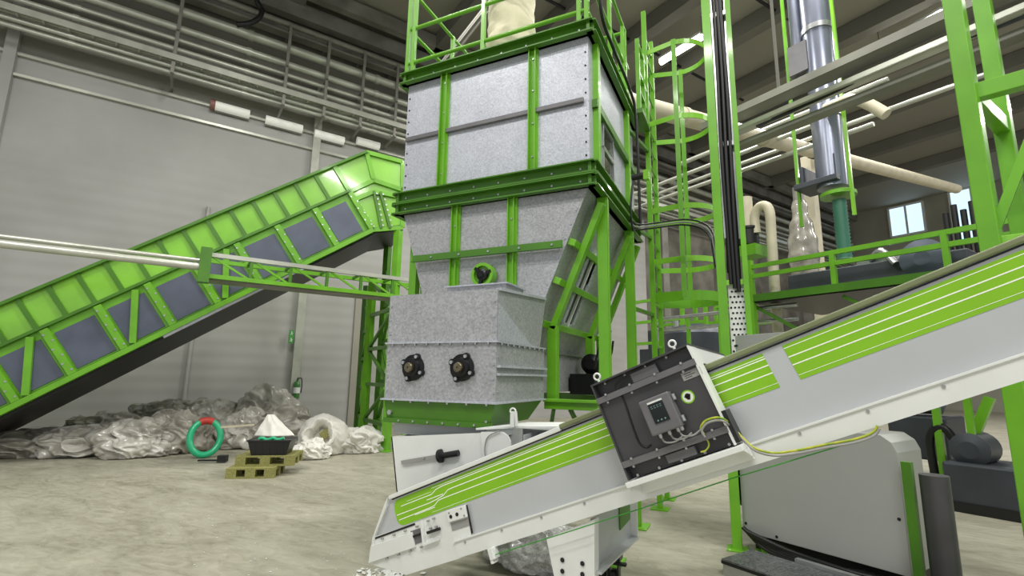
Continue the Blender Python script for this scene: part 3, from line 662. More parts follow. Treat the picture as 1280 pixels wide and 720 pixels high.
# green skirt + lower spout
mb = MB()
q0, q1 = onY(484, 503, BY0), onY(619, 505, BY0)
zt, zb = ZA - .012, 1.165
tp = [(BX0, BY0), (BX1, BY0), (BX1, BY1 - .05), (BX0, BY1 - .05)]; bt = [(BX0 + .02, BY0 + .02), (BX1 - .06, BY0 + .02), (BX1 - .06, BY1 - .2), (BX0 + .02, BY1 - .2)]
mb.hexa([(x, y, zb) for x, y in bt] + [(x, y, zt) for x, y in tp])
mb.build('skirt', G_D, dz)
mb = MB(); mb.box((BX0 + .0, BY0 + .0, zb - .015), (BX1 - .04, BY0 + .05, zb + .02)); mb.k = 1
for q in range(6): mb.bolt((BX0 + .15 + q * .13, BY0, zb + .003), (0, -1, 0), .009, .008)
mb.bolt((BX0 + .06, BY0 + .01, zb + .06), (0, -1, 0), .02, .02); mb.bolt((BX1 - .07, BY0 + .01, zb + .03), (0, -1, 0), .01, .01)
mb.build('skirt_flange', [G_D, STEEL], dz)
mb = MB(); mb.box((BX0 + .06, BY0 + .06, zb - .1), (BX1 - .1, BY1 - .3, zb)); mb.build('spout', SILVER, dz)
# pulley behind the box, on the bunker front
c0 = onY(604, 344, Y0 - .09)
root = thing('drive_pulley', 'round green drive pulley behind the top of the discharge box', 'pulley', c0 - UP * .11)
mb = MB(); mb.lathe(c0, (0, -1, 0), [(.115, -.06), (.115, .03), (.085, .03), (.085, .0), (.04, .0), (.04, -.06)], 28); mb.build('rim', G_, root)
mb = MB(); mb.lathe(c0, (0, -1, 0), [(.055, 0), (.055, .03), (.035, .04), (.025, .06), (.01, .06)], 18)
for q in range(3): t = q * 2.1 + .3; mb.bar(c0 - V(0, .02, 0), c0 + V(math.cos(t) * .1, -.02, math.sin(t) * .1), .03, .03, V(0, 1, 0))
mb.build('hub', CAST, root)

# ------------------------------------------------------------------ caged ladder
LX = -1.06; LY0, LY1 = 6.42, 6.98
ld = thing('caged_ladder', 'green caged ladder rising on the right flank of the bunker', 'ladder', (LX, 6.7, 0))
for y in (LY0, LY1):
    mb = MB(); mb.box((LX - .03, y - .03, 0), (LX + .03, y + .03, 6.6 if y == LY0 else 6.5)); mb.box((LX - .1, y - .1, 0), (LX + .1, y + .1, .012)); mb.build('stile', G_, ld)
for i in range(23):
    z = .3 + i * .27; mb = MB(); mb.tube([V(LX, LY0, z), V(LX, LY1, z)], .016, 6); mb.build('rung', G_, ld)
def hoop(z, zt=None, w=.06):
    pts = [V(LX, LY0, z)] + [V(LX + .38 + .40 * math.sin(t), (LY0 + LY1) / 2 - .37 * math.cos(t), z) for t in np.linspace(0.0, math.pi, 18)] + [V(LX, LY1, z)]
    return pts
for z in (5.95, 4.88, 3.66, 2.98):
    mb = MB(); mb.strip(hoop(z), .07, UP, .012); mb.build('hoop', G_L, ld)
mb = MB(); mb.strip(hoop(2.52), .12, UP, .012); mb.build('hoop', G_, ld)
for t in (.03, math.pi - .03):
    p = V(LX + .38 + .40 * math.sin(t), (LY0 + LY1) / 2 - .37 * math.cos(t), 0)
    mb = MB(); mb.bar(p + UP * 2.5, p + UP * 6.0, .06, .012, V(0, 1, 0)); mb.build('cage_strap', G_, ld)
for z in (1.2, 2.3, 3.3, 4.5, 4.85):
    for y in (LY0, ):
        mb = MB(); mb.bar((LX, y, z), (XR + .02, 5.7, z), .04, .04); mb.build('wall_tie', G_D, ld)
# landing rails between deck and ladder
lp = thing('landing_frame', 'small green landing rail between the bunker deck and ladder', 'guard rail', (LX, 6.1, 4.82))
for x in (LX, XR - .1):
    for z in (5.1, 5.35, 5.75):
        mb = MB(); mb.bar((x, 5.85, z), (x, LY0 - .05, z), .04, .04); mb.build('handrail', G_, lp)
for (x, y) in ((LX, 5.87), (LX, 6.2), (XR - .1, 5.87)):
    mb = MB(); mb.box((x - .025, y - .025, 4.82), (x + .025, y + .025, 5.8)); mb.build('railing_post', G_, lp)
mb = MB(); mb.box((XR - .15, 5.83, 4.76), (LX + .05, 6.37, 4.82)); mb.build('deck', G_D, lp)
# cables bent out from the bunker to the cable riser
pts = [onY(x, y, Y_) for x, y, Y_ in ((786, 282, 5.45), (795, 287, 5.62), (818, 285, 5.82), (850, 281, 5.88), (872, 284, 5.8), (886, 294, 5.62), (891, 312, 5.44), (894, 335, 5.40))]
for k in range(3):
    mb = MB(); mb.tube(smooth_path([p + UP * .03 * k + V(.014 * k, 0, 0) for p in pts]), .011, 6)
    single(mb, 'bent_cable', BLACK if k != 1 else GREYC, ('lowest black cable bending from the bunker ring beam to the riser', 'grey cable between two black ones bending to the cable riser', 'uppermost black cable bending from the bunker ring beam to the riser')[k], 'cable', 'cables between bunker and riser')

# ------------------------------------------------------------------ cable riser
RP = V(-.20, 5.28, 0)
cr = thing('cable_riser', 'tall green double post carrying black cables, right of the ladder', 'cable riser', RP)
DX = V(.235, .0, 0)
for k, d in enumerate((V(0, 0, 0), DX)):
    p = RP + d; mb = MB(); mb.box((p[0] - .045, p[1] - .04, 0), (p[0] + .04, p[1] + .04, 7.5) if k == 0 else (p[0] + .005, p[1] + .04, 7.5)); mb.box((p[0] - .09, p[1] - .09, 0), (p[0] + .09, p[1] + .09, .015)); mb.build('post', G_, cr, .004)
mb = MB(); mb.box((RP[0] + .045, 5.25, 2.9), (RP[0] + .06, 5.33, 7.5)); mb.box((RP[0] + .045, 5.32, 2.9), (RP[0] + .19, 5.335, 7.5)); mb.build('tray', STEEL, cr)
for k in range(6):
    x = RP[0] + .075 + (k % 3) * .038; y = 5.29 - (k // 3) * .03
    pts = [V(x + .006 * math.sin(z * 2.1 + k), y + .005 * math.cos(z * 1.7 + k), z) for z in np.linspace(2.55 - .04 * k, 7.5, 26)]
    mb = MB(); mb.tube(pts, .02, 7); mb.build('cable', BLACK, cr)
for z in (2.45, 3.9, 5.4):
    mb = MB(); mb.bar((RP[0], 5.28, z), (RP[0] + .235, 5.28, z), .05, .05); mb.build('cross_bar', G_L if z < 3 else STEEL, cr)
mb = MB(); mb.box((RP[0] + .05, 5.29, 1.2), (RP[0] + .19, 5.3, 2.42)); mb.k = 1
for i in range(22):
    for j in range(4): mb.lathe((RP[0] + .068 + j * .035 + (.015 if i % 2 else 0), 5.289, 1.25 + i * .053), (0, -1, 0), [(.011, 0), (.011, .002)], 8, False)
mb.build('perforated_strip', [WHITE, BLACK], cr)

# ================================================================== WHITE BELT CONVEYOR
AW = math.radians(95.8); QD = V(math.sin(AW), math.cos(AW), 0); QN = V(QD[1], -QD[0], 0)
EW = math.radians(22.7); Q1 = QD * math.cos(EW) + UP * math.sin(EW); Q2 = -QD * math.sin(EW) + UP * math.cos(EW)
QG = onY(560, 592, 2.75); QO = onP(490, 621, QG, QN)
def QC(a, b, o=0.): return QO + Q1 * a + Q2 * b + QN * o
def ql(x, y, off=0.):
    p = onP(x, y, QG + QN * off, QN) - QO; return p @ Q1, p @ Q2
def qp(x, y, off=0.): return onP(x, y, QG + QN * off, QN)
QW = -.78; AE = 4.9
wc = thing('belt_conveyor', 'white and silver inclined belt conveyor with lime stripes, rising to the right', 'conveyor', V(QC(1.2, 0, -.4)[0], QC(1.2, 0, -.4)[1], 0))
tail = [ql(*p) for p in ((488, 619), (484, 629), (469, 671), (463, 704))]
for o, dr in ((0, -1), (QW, 1)):
    mb = MB(); mb.prism([QC(0, -.004, o), QC(*tail[1], o), QC(*tail[2], o), QC(tail[3][0] + .02, tail[3][1], o), QC(.4, -.40, o), QC(AE, -.40, o), QC(AE, -.004, o)], QN * .012 * dr); mb.build('side_panel', SILVER, wc)
    e = 1 if o == 0 else -1
    mb = MB(); mb.prism([QC(.42, -.372, o), QC(AE, -.372, o), QC(AE, -.45, o), QC(.42, -.46, o)], QN * .02 * e); mb.prism([QC(.42, -.366, o), QC(AE, -.366, o), QC(AE, -.374, o), QC(.42, -.374, o)], QN * .028 * e)
    mb.prism([QC(.42, -.45, o), QC(AE, -.442, o), QC(AE, -.45, o), QC(.42, -.46, o)], -QN * .08 * e); mb.k = 1
    for i in range(17): mb.bolt(QC(.5 + i * .27, -.39, o + .02 * e), QN * e, .007, .005)
    mb.build('lower_rail', [WHITE, GREYC], wc)
    mb = MB(); mb.prism([QC(-.01, -.012, o), QC(1.32, -.012, o), QC(1.32, .012, o), QC(-.01, .012, o)], QN * .022 * e); mb.build('top_lip', WHITE, wc, .003)
    mb = MB(); mb.prism([QC(1.32, -.004, o), QC(AE, -.004, o), QC(AE, .022, o), QC(1.32, .022, o)], QN * .02 * e); mb.build('belt_edge', RUBBER, wc, .006)
    mb = MB(); mb.prism([QC(.0, -.020, o), QC(AE, -.012, o), QC(AE, -.004, o), QC(.0, -.012, o)], QN * .005 * e); mb.build('rubber_skirt', BLACK, wc)
mb = MB(); mb.prism([QC(0, -.1, -.02), QC(AE, -.1, -.02), QC(AE, -.085, -.02), QC(0, -.085, -.02)], QN * (QW + .04)); mb.build('belt', BLACK, wc)
mb = MB(); mb.prism([QC(tail[3][0] + .03, -.40, -.01), QC(AE, -.40, -.01), QC(AE, -.385, -.01), QC(tail[3][0] + .03, -.385, -.01)], QN * (QW + .02)); mb.build('bottom_sheet', WHITE, wc)
mb = MB(); mb.tube([QC(-.06, -.2, -.03), QC(-.06, -.2, QW + .03)], .11, 20); mb.build('tail_roller', STEEL, wc)
# end lip of the tail
mb = MB(); mb.prism([QC(*ql(487, 621)), QC(*ql(483, 630)), QC(*ql(468, 672)), QC(*ql(465, 704)), QC(*ql(468, 702)), QC(*ql(471.5, 668)), QC(*ql(486, 632))], QN * .02); mb.build('tail_lip', WHITE, wc)
# tail cover plate with the belt tension slots
def plate(px, name, m, o=.0, th=.006, parent=wc, bev=0):
    mb = MB(); mb.prism([qp(x, y) + QN * o for x, y in px], QN * th); return mb.build(name, m, parent, bev)
plate([(470, 670), (529, 650), (561, 637), (584, 630), (592, 668), (574, 675), (577, 697), (509, 718), (463, 704), (466, 680)], 'tail_plate', WHITE, .002, .010)
tp = plate([(467, 681), (518, 664), (522, 683), (464, 703)], 'tension_cover', WHITE, .013, .014, bev=.003)
plate([(471, 671), (520, 653), (521, 655.5), (471, 673.5)], 'slot_edge', BLACK, .013, .002)
plate([(515, 663.5), (529.5, 658.5), (531.5, 676), (518, 681)], 'slot_recess', DARK2, .013, .002)
plate([(517, 669), (531, 664), (531, 667), (517, 672)], 'tension_screw', BLACK, .016, .008)
plate([(528.5, 650), (531, 649.5), (534, 679), (532, 680)], 'slot_rib', WHITE, .013, .016)
plate([(532, 678.5), (552, 672), (552, 674), (533, 681)], 'slot_rib', WHITE, .013, .02)
plate([(537, 663), (552, 658), (553, 661.5), (538, 666.5)], 'tension_bolt', BLACK, .014, .018)
bb_ = plate([(561, 637.5), (584, 630.5), (587, 645), (564, 652)], 'bearing_block', WHITE, .013, .016, bev=.003)
mb = MB()
for x, y in ((567.3, 644.5), (575, 641.6)): mb.lathe(qp(x, y) + QN * .029, QN, [(.011, 0), (.011, .002)], 14, False)
mb.build('adjuster_hole', BLACK, wc)
plate([(565, 653), (588, 646), (589, 656), (567, 663)], 'slot_recess', GREYC, .013, .002)
plate([(584.5, 630.5), (586, 630), (593, 666), (591, 667)], 'slot_edge', BLACK, .013, .003)
mb = MB(); mb.k = 0
for x, y in ((481, 672), (495.5, 667.5), (509.5, 662.5), (524, 657), (486.5, 696.5), (501, 692), (515.5, 687.5), (529.5, 682.5), (541, 659), (548, 657), (538, 650), (545, 647), (565, 640), (580, 634.5), (584, 643)):
    mb.lathe(qp(x, y) + QN * .027, QN, [(.006, -.014), (.006, .004)], 8, False)
mb.build('plate_screws', GREYC, wc)
# lime stripe decals
def dec(px, nm='lime_stripe'):
    return [qp(x, y) for x, y in px]
A1, B1 = ql(955, 446), ql(972, 486)
def stripe(a0, a1, rnd):
    mb = MB(); t, b = -.027, -.188
    pts = []
    if rnd:
        r = .055
        pts += [QC(a0 + r - r * math.sin(x), b + r - r * math.cos(x)) for x in np.linspace(0, math.pi / 2, 8)]
        pts += [QC(a0 + r - r * math.cos(x), t - r + r * math.sin(x)) for x in np.linspace(0, math.pi / 2, 8)]
        pts += [QC(a1, t), QC(a1, b)]
    else: pts = [QC(a0, b), QC(a0, t), QC(a1, t), QC(a1, b)]
    mb.prism([p + QN * .0005 for p in pts], QN * .0012); mb.k = 1
    def line(poly, w=.0045): 
        mb.strip([QC(a, b, .0022) for a, b in poly], w, Q2, .0008)
    if rnd:
        line([(a0 + .01, -.118), (a0 + .30, -.118), (a0 + .36, -.113), (a0 + .42, -.105), (a0 + .46, -.085), (a0 + .5, -.083), (a1, -.083)], .005)
        line([(a0 + .0, -.143), (a0 + .12, -.143), (a0 + .30, -.141), (a0 + .33, -.122), (a0 + .37, -.118), (a1, -.118)] if 0 else [(a0 + .02, -.15), (a0 + .28, -.146), (a0 + .33, -.142), (a0 + .37, -.122), (a0 + .42, -.12), (a1, -.12)], .005)
        line([(a0 + .06, -.075), (a0 + .33, -.075), (a0 + .37, -.058), (a0 + .42, -.052), (a1, -.052)])
        line([(a0 + .16, -.154), (a0 + .33, -.152)]); line([(a0 + .12, -.06), (a0 + .33, -.06)], .002); line([(a0 + .28, -.097), (a0 + .42, -.097)])
        line([(a0 + .3, -.175), (a1, -.168)], .002); line([(a0 + .34, -.042), (a1, -.042)], .003)
    else:
        for b_, w in ((-.083, .005), (-.12, .005), (-.168, .002), (-.042, .003)): line([(a0, b_), (a1, b_)], w)
    mb.build('lime_stripe', [DECAL, DECALW], wc)
stripe(ql(494, 640)[0], A1[0], True)
stripe(ql(975, 440)[0] + .02, AE, False)
# inlet hopper
IY = 3.05
mb = MB()
fp = [onY(x, y, IY) for x, y in ((489, 546), (604, 541), (628, 541), (639, 556), (640, 620), (498, 640))]
mb.prism([fp[0], fp[1], fp[2], fp[3], fp[4], fp[5]], (0, .01, 0)); mb.build('inlet_front_plate', WHITE, wc)
bx = fp[0][0]; tz = fp[0][2]
mb = MB(); mb.prism([fp[0], fp[5], fp[5] + V(0, .6, 0), fp[0] + V(0, .6, 0)], (.01, 0, 0)); mb.build('inlet_side_plate', WHITE, wc)
mb = MB(); mb.prism([p + V(0, .6, 0) for p in (fp[0], fp[1], fp[2] + V(.3, 0, 0), fp[3] + V(.3, 0, -.1), fp[4], fp[5])], (0, .01, 0)); mb.build('inlet_back_plate', WHITE, wc)
# hinged flap at the right end of the inlet
A_, B_, C_, D_ = onY(601, 541.5, IY - .03), onY(645, 536, IY + .1), onY(689, 530, IY + .3), onY(697, 536, IY + .15)
mb = MB(); mb.prism([onY(601, 540, IY - .02), onY(628, 540, IY - .02), onY(635, 545, IY - .02), onY(638, 552, IY - .02), onY(639, 572, IY - .02), onY(604, 580, IY - .02)], (0, .012, 0)); mb.build('inlet_flap', WHITE, wc)
zz_ = onY(640, 541, IY)[2]; x0_ = onY(630, 541, IY)[0]; x1_ = onY(690, 541, IY)[0]
mb = MB(); mb.prism([(x0_ - .2, IY - .02, zz_ + .005), (x0_ + .02, IY + .08, zz_ + .02), (x1_ - .02, IY + .16, zz_ + .03), (x1_ + .02, IY + .2, zz_ + .035), (x1_ - .02, IY + .34, zz_ + .045), (x0_ + .02, IY + .34, zz_ + .03)], (0, 0, .012)); mb.build('inlet_top_flange', WHITE, wc)
mb = MB(); mb.box((x0_ + .01, IY + .28, zz_ - .25), (x1_, IY + .29, zz_)); mb.box((x0_ + .13, IY + .02, zz_ - .2), (x0_ + .135, IY + .28, zz_ - .01)); mb.box((x0_ - .01, IY + .0, zz_ - .26), (x1_, IY + .28, zz_ - .25)); mb.box((x1_ - .004, IY + .1, zz_ - .2), (x1_, IY + .28, zz_)); mb.build('inlet_inner', SILVER, wc)
mb = MB(); p = onY(641, 520, IY + .06); mb.bar(p - UP * .07, p + UP * .03, .03, .02, V(0, 1, 0)); mb.tube(arc(p + UP * .03, (1, 0, 0), (0, 0, 1), .02, -1, 3.5), .006, 6); mb.bar(p + V(.03, 0, -.06), p + V(.02, 0, .03), .015, .015); mb.build('inlet_latch', WHITE, wc)
mb = MB(); mb.tube(smooth_path([onY(625, 538, IY - .03), onY(610, 546, IY - .03), onY(606, 560, IY - .03), onY(607, 572, IY - .03)]), .004, 6); mb.build('inlet_cable', GREYC, wc)
# handle
h0, h1, h2, h3 = [onY(x, y, IY - .012) for x, y in ((502, 578), (550, 570), (556, 569), (574, 566))]
mb = MB(); mb.bar(h0, h1, .012, .025, UP); mb.k = 1
mb.bolt(onY(530, 572, IY - .02), (0, -1, 0), .008, .006); mb.k = 2
mb.lathe(h1 - V(0, .01, 0), unit(h3 - h1), [(.012, -.01), (.045, 0), (.045, .02), (.02, .03)], 20); mb.tube([h1 - V(0, .01, 0), h3 - V(0, .01, 0)], [.02, .021], 14)
mb.build('clamp_handle', [GREYC, STEEL, BLACK], wc)
# leg and undercarriage
la, lb_ = ql(683, 673), ql(740, 651)
gl = [qp(683, 673), qp(741, 650)]
for o in (.0,):
    d = QN * o
    p0, p1 = qp(683, 673) + d, qp(741, 650) + d
    mb = MB(); b0_ = V(p0[0] + .12, p0[1], .16); b1_ = V(p1[0] - .01, p1[1], .16)
    mb.prism([p0, b0_, b1_, p1], -QN * .012 if o == 0 else QN * .012)
    mb.prism([p1, b1_, b1_ - QN * .06 * (1 if o == 0 else -1), p1 - QN * .06 * (1 if o == 0 else -1)], Q1 * .01)
    if o == 0:
        mb.k = 1
        for x, y in ((703, 700), (728, 704.5), (703, 714), (728, 718)): mb.lathe(qp(x, y) + QN * .0, QN, [(.012, 0), (.012, .002)], 14, False)
    mb.build('leg_plate', [WHITE, BLACK], wc)
p0, p1 = qp(683, 673), qp(741, 650)
xp = p1[0] - .02; fb = onX(788, 672, xp); ft = onX(788, 625, xp); nb = onX(742, 712, xp)
mb = MB(); mb.prism([V(xp, p1[1] + .02, p1[2]), V(xp, p1[1] + .02, nb[2]), V(xp, fb[1], fb[2]), V(xp, ft[1], ft[2])], V(.006, 0, 0))
mb.prism([V(xp + .006, p1[1] + .02, nb[2]), V(xp + .006, fb[1], fb[2]), V(xp + .006, fb[1], fb[2] + .012), V(xp + .006, p1[1] + .02, nb[2] + .012)], V(.05, 0, 0)); mb.build('cross_panel', SILVER, wc)
mb = MB(); mb.obox(V(xp + .02, fb[1], (fb[2] + ft[2]) / 2), (.03, 0, 0), (0, .008, 0), (0, 0, (ft[2] - fb[2]) / 2)); mb.build('edge_plate', WHITE, wc)
mb = MB(); mb.obox(V(xp + .012, fb[1] - .2, ft[2] - .0), (.004, 0, 0), (0, .14, 0), (0, 0, .10)); mb.build('drive_cover', G_D, wc)
kc = onZ(768, 740, 0); y_n = p1[1] + .1
mb = MB(); mb.box((xp - .28, y_n - .03, .25), (xp - .02, y_n + .03, .31)); mb.box((xp - .28, kc[1] - .03, .25), (kc[0] + .03, kc[1] + .03, .30)); mb.box((xp - .3, y_n - .03, .25), (xp - .24, kc[1] + .03, .31)); mb.build('undercarriage', SILVER, wc)
for (x, y) in ((xp - .06, y_n), (kc[0], kc[1]), (xp - .27, y_n), (xp - .27, kc[1])):
    mb = MB(); mb.lathe((x - .022, y, .078), (1, 0, 0), [(.062, 0), (.078, .008), (.078, .036), (.062, .044)], 22); mb.k = 1
    mb.box((x - .04, y - .03, .07), (x - .03, y + .035, .22)); mb.box((x + .03, y - .03, .07), (x + .04, y + .035, .22)); mb.box((x - .055, y - .05, .22), (x + .055, y + .05, .25)); mb.k = 0; mb.obox(V(x + .05, y - .02, .2), (.045, 0, 0), (0, .02, 0), (0, 0, .008)); mb.build('castor', [BLACK, CAST], wc)
# a second, taller leg further up the conveyor, beyond the frame
q = QC(4.5, -.45); mb = MB(); mb.bar(V(q[0], q[1] + .08, 0), q - QN * .08, .08, .08); mb.bar(V(q[0], q[1] + .7, 0), q + QN * (QW + .08), .08, .08); mb.build('rear_leg', WHITE, wc)

# ------------------------------------------------------------------ metal detector straddling the belt
DO = .2
da = ql(739, 482, DO); dbp = ql(858, 435, DO); dcb = ql(787, 603, DO); ddb = ql(920, 551, DO)
D0, D1 = 1.655, 2.15; BT, BB = .112, -.345
DBK = QW - .06
md = thing('metal_detector', 'dark grey detector housing with display box straddling the white conveyor', 'detector', QC((D0 + D1) / 2, BB, DO))
mb = MB()
# front body: frame around a recessed face
mb.prism([QC(D0, BT - .085, .045), QC(D1, BT - .085, .045), QC(D1, BB + .075, .045), QC(D0, BB + .075, .045)], QN * (DO - .06))
mb.build('front_housing', DARK, md)
mb = MB(); mb.prism([QC(D0, BT, .045), QC(D1, BT, .045), QC(D1, BT - .075, .045), QC(D0, BT - .075, .045)], QN * (DO - .10)); mb.build('upper_bay', DARK, md)
mb = MB(); mb.prism([QC(D0, BB, .045), QC(D1, BB, .045), QC(D1, BB + .075, .045), QC(D0, BB + .075, .045)], QN * (DO - .10)); mb.build('lower_bay', DARK, md)
for b in (BT - .078, BB + .07):
    mb = MB(); mb.prism([QC(D0 - .005, b - .014, DO - .02), QC(D1 + .005, b - .014, DO - .02), QC(D1 + .005, b + .014, DO - .02), QC(D0 - .005, b + .014, DO - .02)], QN * .024); mb.k = 1
    for i in range(4): mb.bolt(QC(D0 + .05 + i * .13, b + .016, DO + .004), QN, .006, .006); mb.bolt(QC(D0 + .04 + i * .13, b - .02, DO - .016), QN, .006, .006)
    mb.build('clamp_rail', [DARK2, STEEL], md)
for a in (D0, D1):
    e = 1 if a == D1 else -1
    mb = MB(); mb.prism([QC(a, BT + .004, .04), QC(a, BB, .04), QC(a, BB, DO), QC(a, BT + .004, DO)], Q1 * .008 * e); mb.build('side_flange', WHITE if e > 0 else DARK, md)
mb = MB(); mb.prism([QC(D0 - .01, BT, DBK), QC(D1 + .01, BT, DBK), QC(D1 + .01, BT, DO), QC(D0 - .01, BT, DO)], Q2 * .008); mb.build('top_plate', DARK, md)
mb = MB(); mb.prism([QC(D0, .035, DBK), QC(D1, .035, DBK), QC(D1, BT, DBK), QC(D0, BT, DBK)], QN * (.04 - DBK)); mb.build('bridge', DARK, md)
mb = MB(); mb.prism([QC(D1 + .001, .03, DBK), QC(D1 + .001, BT + .006, DBK), QC(D1 + .001, BT + .006, .04), QC(D1 + .001, .03, .04)], Q1 * .006); mb.build('bridge_side', WHITE, md)
mb = MB(); mb.prism([QC(D0, BB, DBK), QC(D1, BB, DBK), QC(D1, BT, DBK), QC(D0, BT, DBK)], QN * .04); mb.build('rear_housing', DARK, md)
mb = MB(); mb.k = 1
for i in range(5): mb.bolt(QC(D0 + .03 + i * .11, BB + .008, DO - .055), QN, .007, .01); mb.bolt(QC(D0 + .05 + i * .11, BT - .006, DO - .05), QN, .006, .006)
mb.k = 0
mb.build('housing_bolts', STEEL, md)
def dbox(x0, x1, b0, b1, o0, o1, name, m, parent=md, bev=.004):
    mb = MB(); mb.prism([QC(x0, b0, o0), QC(x1, b0, o0), QC(x1, b1, o0), QC(x0, b1, o0)], QN * (o1 - o0)); return mb.build(name, m, parent, bev)
f0, f1 = ql(784, 466, DO), ql(814, 452, DO)
dbox(f0[0], f0[0] + .135, BT - .062, BT - .012, DO - .055, DO - .025, 'junction_box', DARK2)
f0 = ql(826, 562, DO); dbox(f0[0] - .0, f0[0] + .14, BB + .012, BB + .052, DO - .055, DO - .02, 'junction_box', DARK2)
# display box: px corners (794,502)(830,490)(849,534)(813,546)
a0, b0 = ql(797, 501, DO); a1, b1 = ql(845, 532, DO)
a0 = min(a0, a1) ; 
ba, bb2 = ql(794, 503, DO + .05), ql(846, 532, DO + .05)
A_0, A_1 = ql(796, 502, DO + .05)[0] , ql(840, 511, DO + .05)[0] + .0
cb = dbox(ql(796, 504, DO + .05)[0] + .005, ql(831, 490, DO + .05)[0] + .012, ql(816, 546, DO + .05)[1], ql(796, 504, DO + .05)[1], DO - .016, DO + .05, 'display_box', DARK2, md, .006)
cx0, cx1 = ql(796, 504, DO + .05)[0] + .005, ql(831, 490, DO + .05)[0] + .012
cb0, cb1 = ql(816, 546, DO + .05)[1], ql(796, 504, DO + .05)[1]
dx = cx0 + (cx1 - cx0) * .26; dx2 = cx0 + (cx1 - cx0) * .74
dbox(dx, dx2, cb0 + (cb1 - cb0) * .28, cb1 - (cb1 - cb0) * .16, DO + .05, DO + .054, 'display', DISP, cb, 0)
dbox(dx, dx2, cb1 - (cb1 - cb0) * .16, cb1 - (cb1 - cb0) * .11, DO + .05, DO + .0545, 'display_header', WHITE, cb, 0)
mb = MB(); w = dx2 - dx
for r_ in range(2):
    for c_ in range(4): mb.prism([QC(dx + w * (.12 + .2 * c_), cb1 - (cb1 - cb0) * (.24 + .05 * r_), DO + .054), QC(dx + w * (.24 + .2 * c_), cb1 - (cb1 - cb0) * (.24 + .05 * r_), DO + .054), QC(dx + w * (.24 + .2 * c_), cb1 - (cb1 - cb0) * (.255 + .05 * r_), DO + .054), QC(dx + w * (.12 + .2 * c_), cb1 - (cb1 - cb0) * (.255 + .05 * r_), DO + .054)], QN * .0005)
for c_ in range(3): mb.lathe(QC(dx + w * (.25 + .25 * c_), cb0 + (cb1 - cb0) * .35, DO + .054), QN, [(.004, 0), (.004, .001)], 10, False)
mb.build('display_marks', DISPT, cb)
for b in (cb1 - .03, cb0 + .03):
    mb = MB(); mb.tube([QC(cx1 + .008, b - .012, DO + .02), QC(cx1 + .008, b + .012, DO + .02)], .009, 10); mb.box((0, 0, 0), (0, 0, 0)) if 0 else None
    mb.prism([QC(cx1, b - .014, DO + .0), QC(cx1 + .014, b - .014, DO), QC(cx1 + .014, b + .014, DO), QC(cx1, b + .014, DO)], QN * .012); mb.build('hinge', STEEL, cb)
for i, t in enumerate((.2, .5, .78, .9)):
    p = QC(cx0 + (cx1 - cx0) * t, cb0, DO + .02); e = p - Q2 * .035
    mb = MB(); mb.lathe(p, -Q2, [(.009, 0), (.009, .014), (.006, .018)], 10); mb.build('cable_gland', STEEL, cb)
    if i < 3:
        mb = MB(); mb.tube(smooth_path([e + Q2 * .02, e - Q2 * .005 + Q1 * .01, e - Q2 * .015 + Q1 * .05, e - Q2 * .004 + Q1 * .09]), .0045, 6); mb.build('signal_cable', GREYC, md)
mb = MB(); p = ql(852, 472, DO); mb.prism([QC(p[0], p[1] - .018, DO - .015), QC(p[0] + .09, p[1] - .018, DO - .015), QC(p[0] + .09, p[1] + .018, DO - .015), QC(p[0], p[1] + .018, DO - .015)], QN * .003); mb.k = 1
for i in range(3): mb.strip([QC(p[0] + .012, p[1] + .009 - .009 * i, DO - .0115), QC(p[0] + (.06 if i % 2 else .045), p[1] + .009 - .009 * i, DO - .0115)], .003, Q2, .0005)
mb.build('name_plate', [GREYC, DARK], md)
c0 = qp(860, 496, DO - .015); mb = MB(); mb.lathe(c0, QN, [(.03, .0), (.03, .002)], 28, False); mb.k = 1; mb.lathe(c0, QN, [(.024, .002), (.024, .003)], 28, False); mb.k = 2
mb.lathe(c0 + Q2 * .004, QN, [(.012, .003), (.012, .004)], 16, False); mb.prism([c0 + QN * .003 + Q1 * a + Q2 * b for a, b in ((-.016, .006), (.016, .01), (.006, -.014), (-.004, -.012))], QN * .001)
mb.build('round_sticker', [DECAL, STICK, BLACK], md)
for p in (QC(D0 + .03, BT + .01, DO - .03), QC(D1 - .06, BT + .01, DO - .03)):
    mb = MB(); mb.tube([p, p + Q2 * .012], .007, 8); mb.tube(arc(p + Q2 * .028, Q1, Q2, .016, 0, 2 * math.pi, 18)[:-1], .005, 8, closed=True); mb.build('eye_bolt', WHITE, md)
pth = [qp(x, y, DO - .014) for x, y in ((783, 470), (772, 478), (770, 484), (780, 500), (790, 530), (799, 553), (808, 559), (814, 556))]
mb = MB(); mb.tube(smooth_path(pth), .005, 6); mb.build('black_lead', BLACK, md)
# support tray
mb = MB(); sA, sB = D0 - .02, D1 + .03
mb.prism([QC(sA, BB - .03, .03), QC(sB, BB - .03, .03), QC(sB, BB - .03, DO + .02), QC(sA, BB - .03, DO + .02)], Q2 * .025); mb.prism([QC(sA, BB - .085, .03), QC(sB, BB - .085, .03), QC(sB, BB - .03, .03), QC(sA, BB - .03, .03)], QN * .03)
for a in (sA, sB - .01): mb.prism([QC(a, BB - .03, .03), QC(a, BB - .085, .03), QC(a, BB - .03, DO + .01)], Q1 * .01)
mb.build('support_tray', WHITE, md, .003)
mb = MB(); mb.prism([QC(D1 + .009, -.2, .05), QC(D1 + .009, -.34, .05), QC(D1 + .026, -.34, .05), QC(D1 + .026, -.2, .05)], QN * .13); mb.build('rear_strap', BLACK, md)

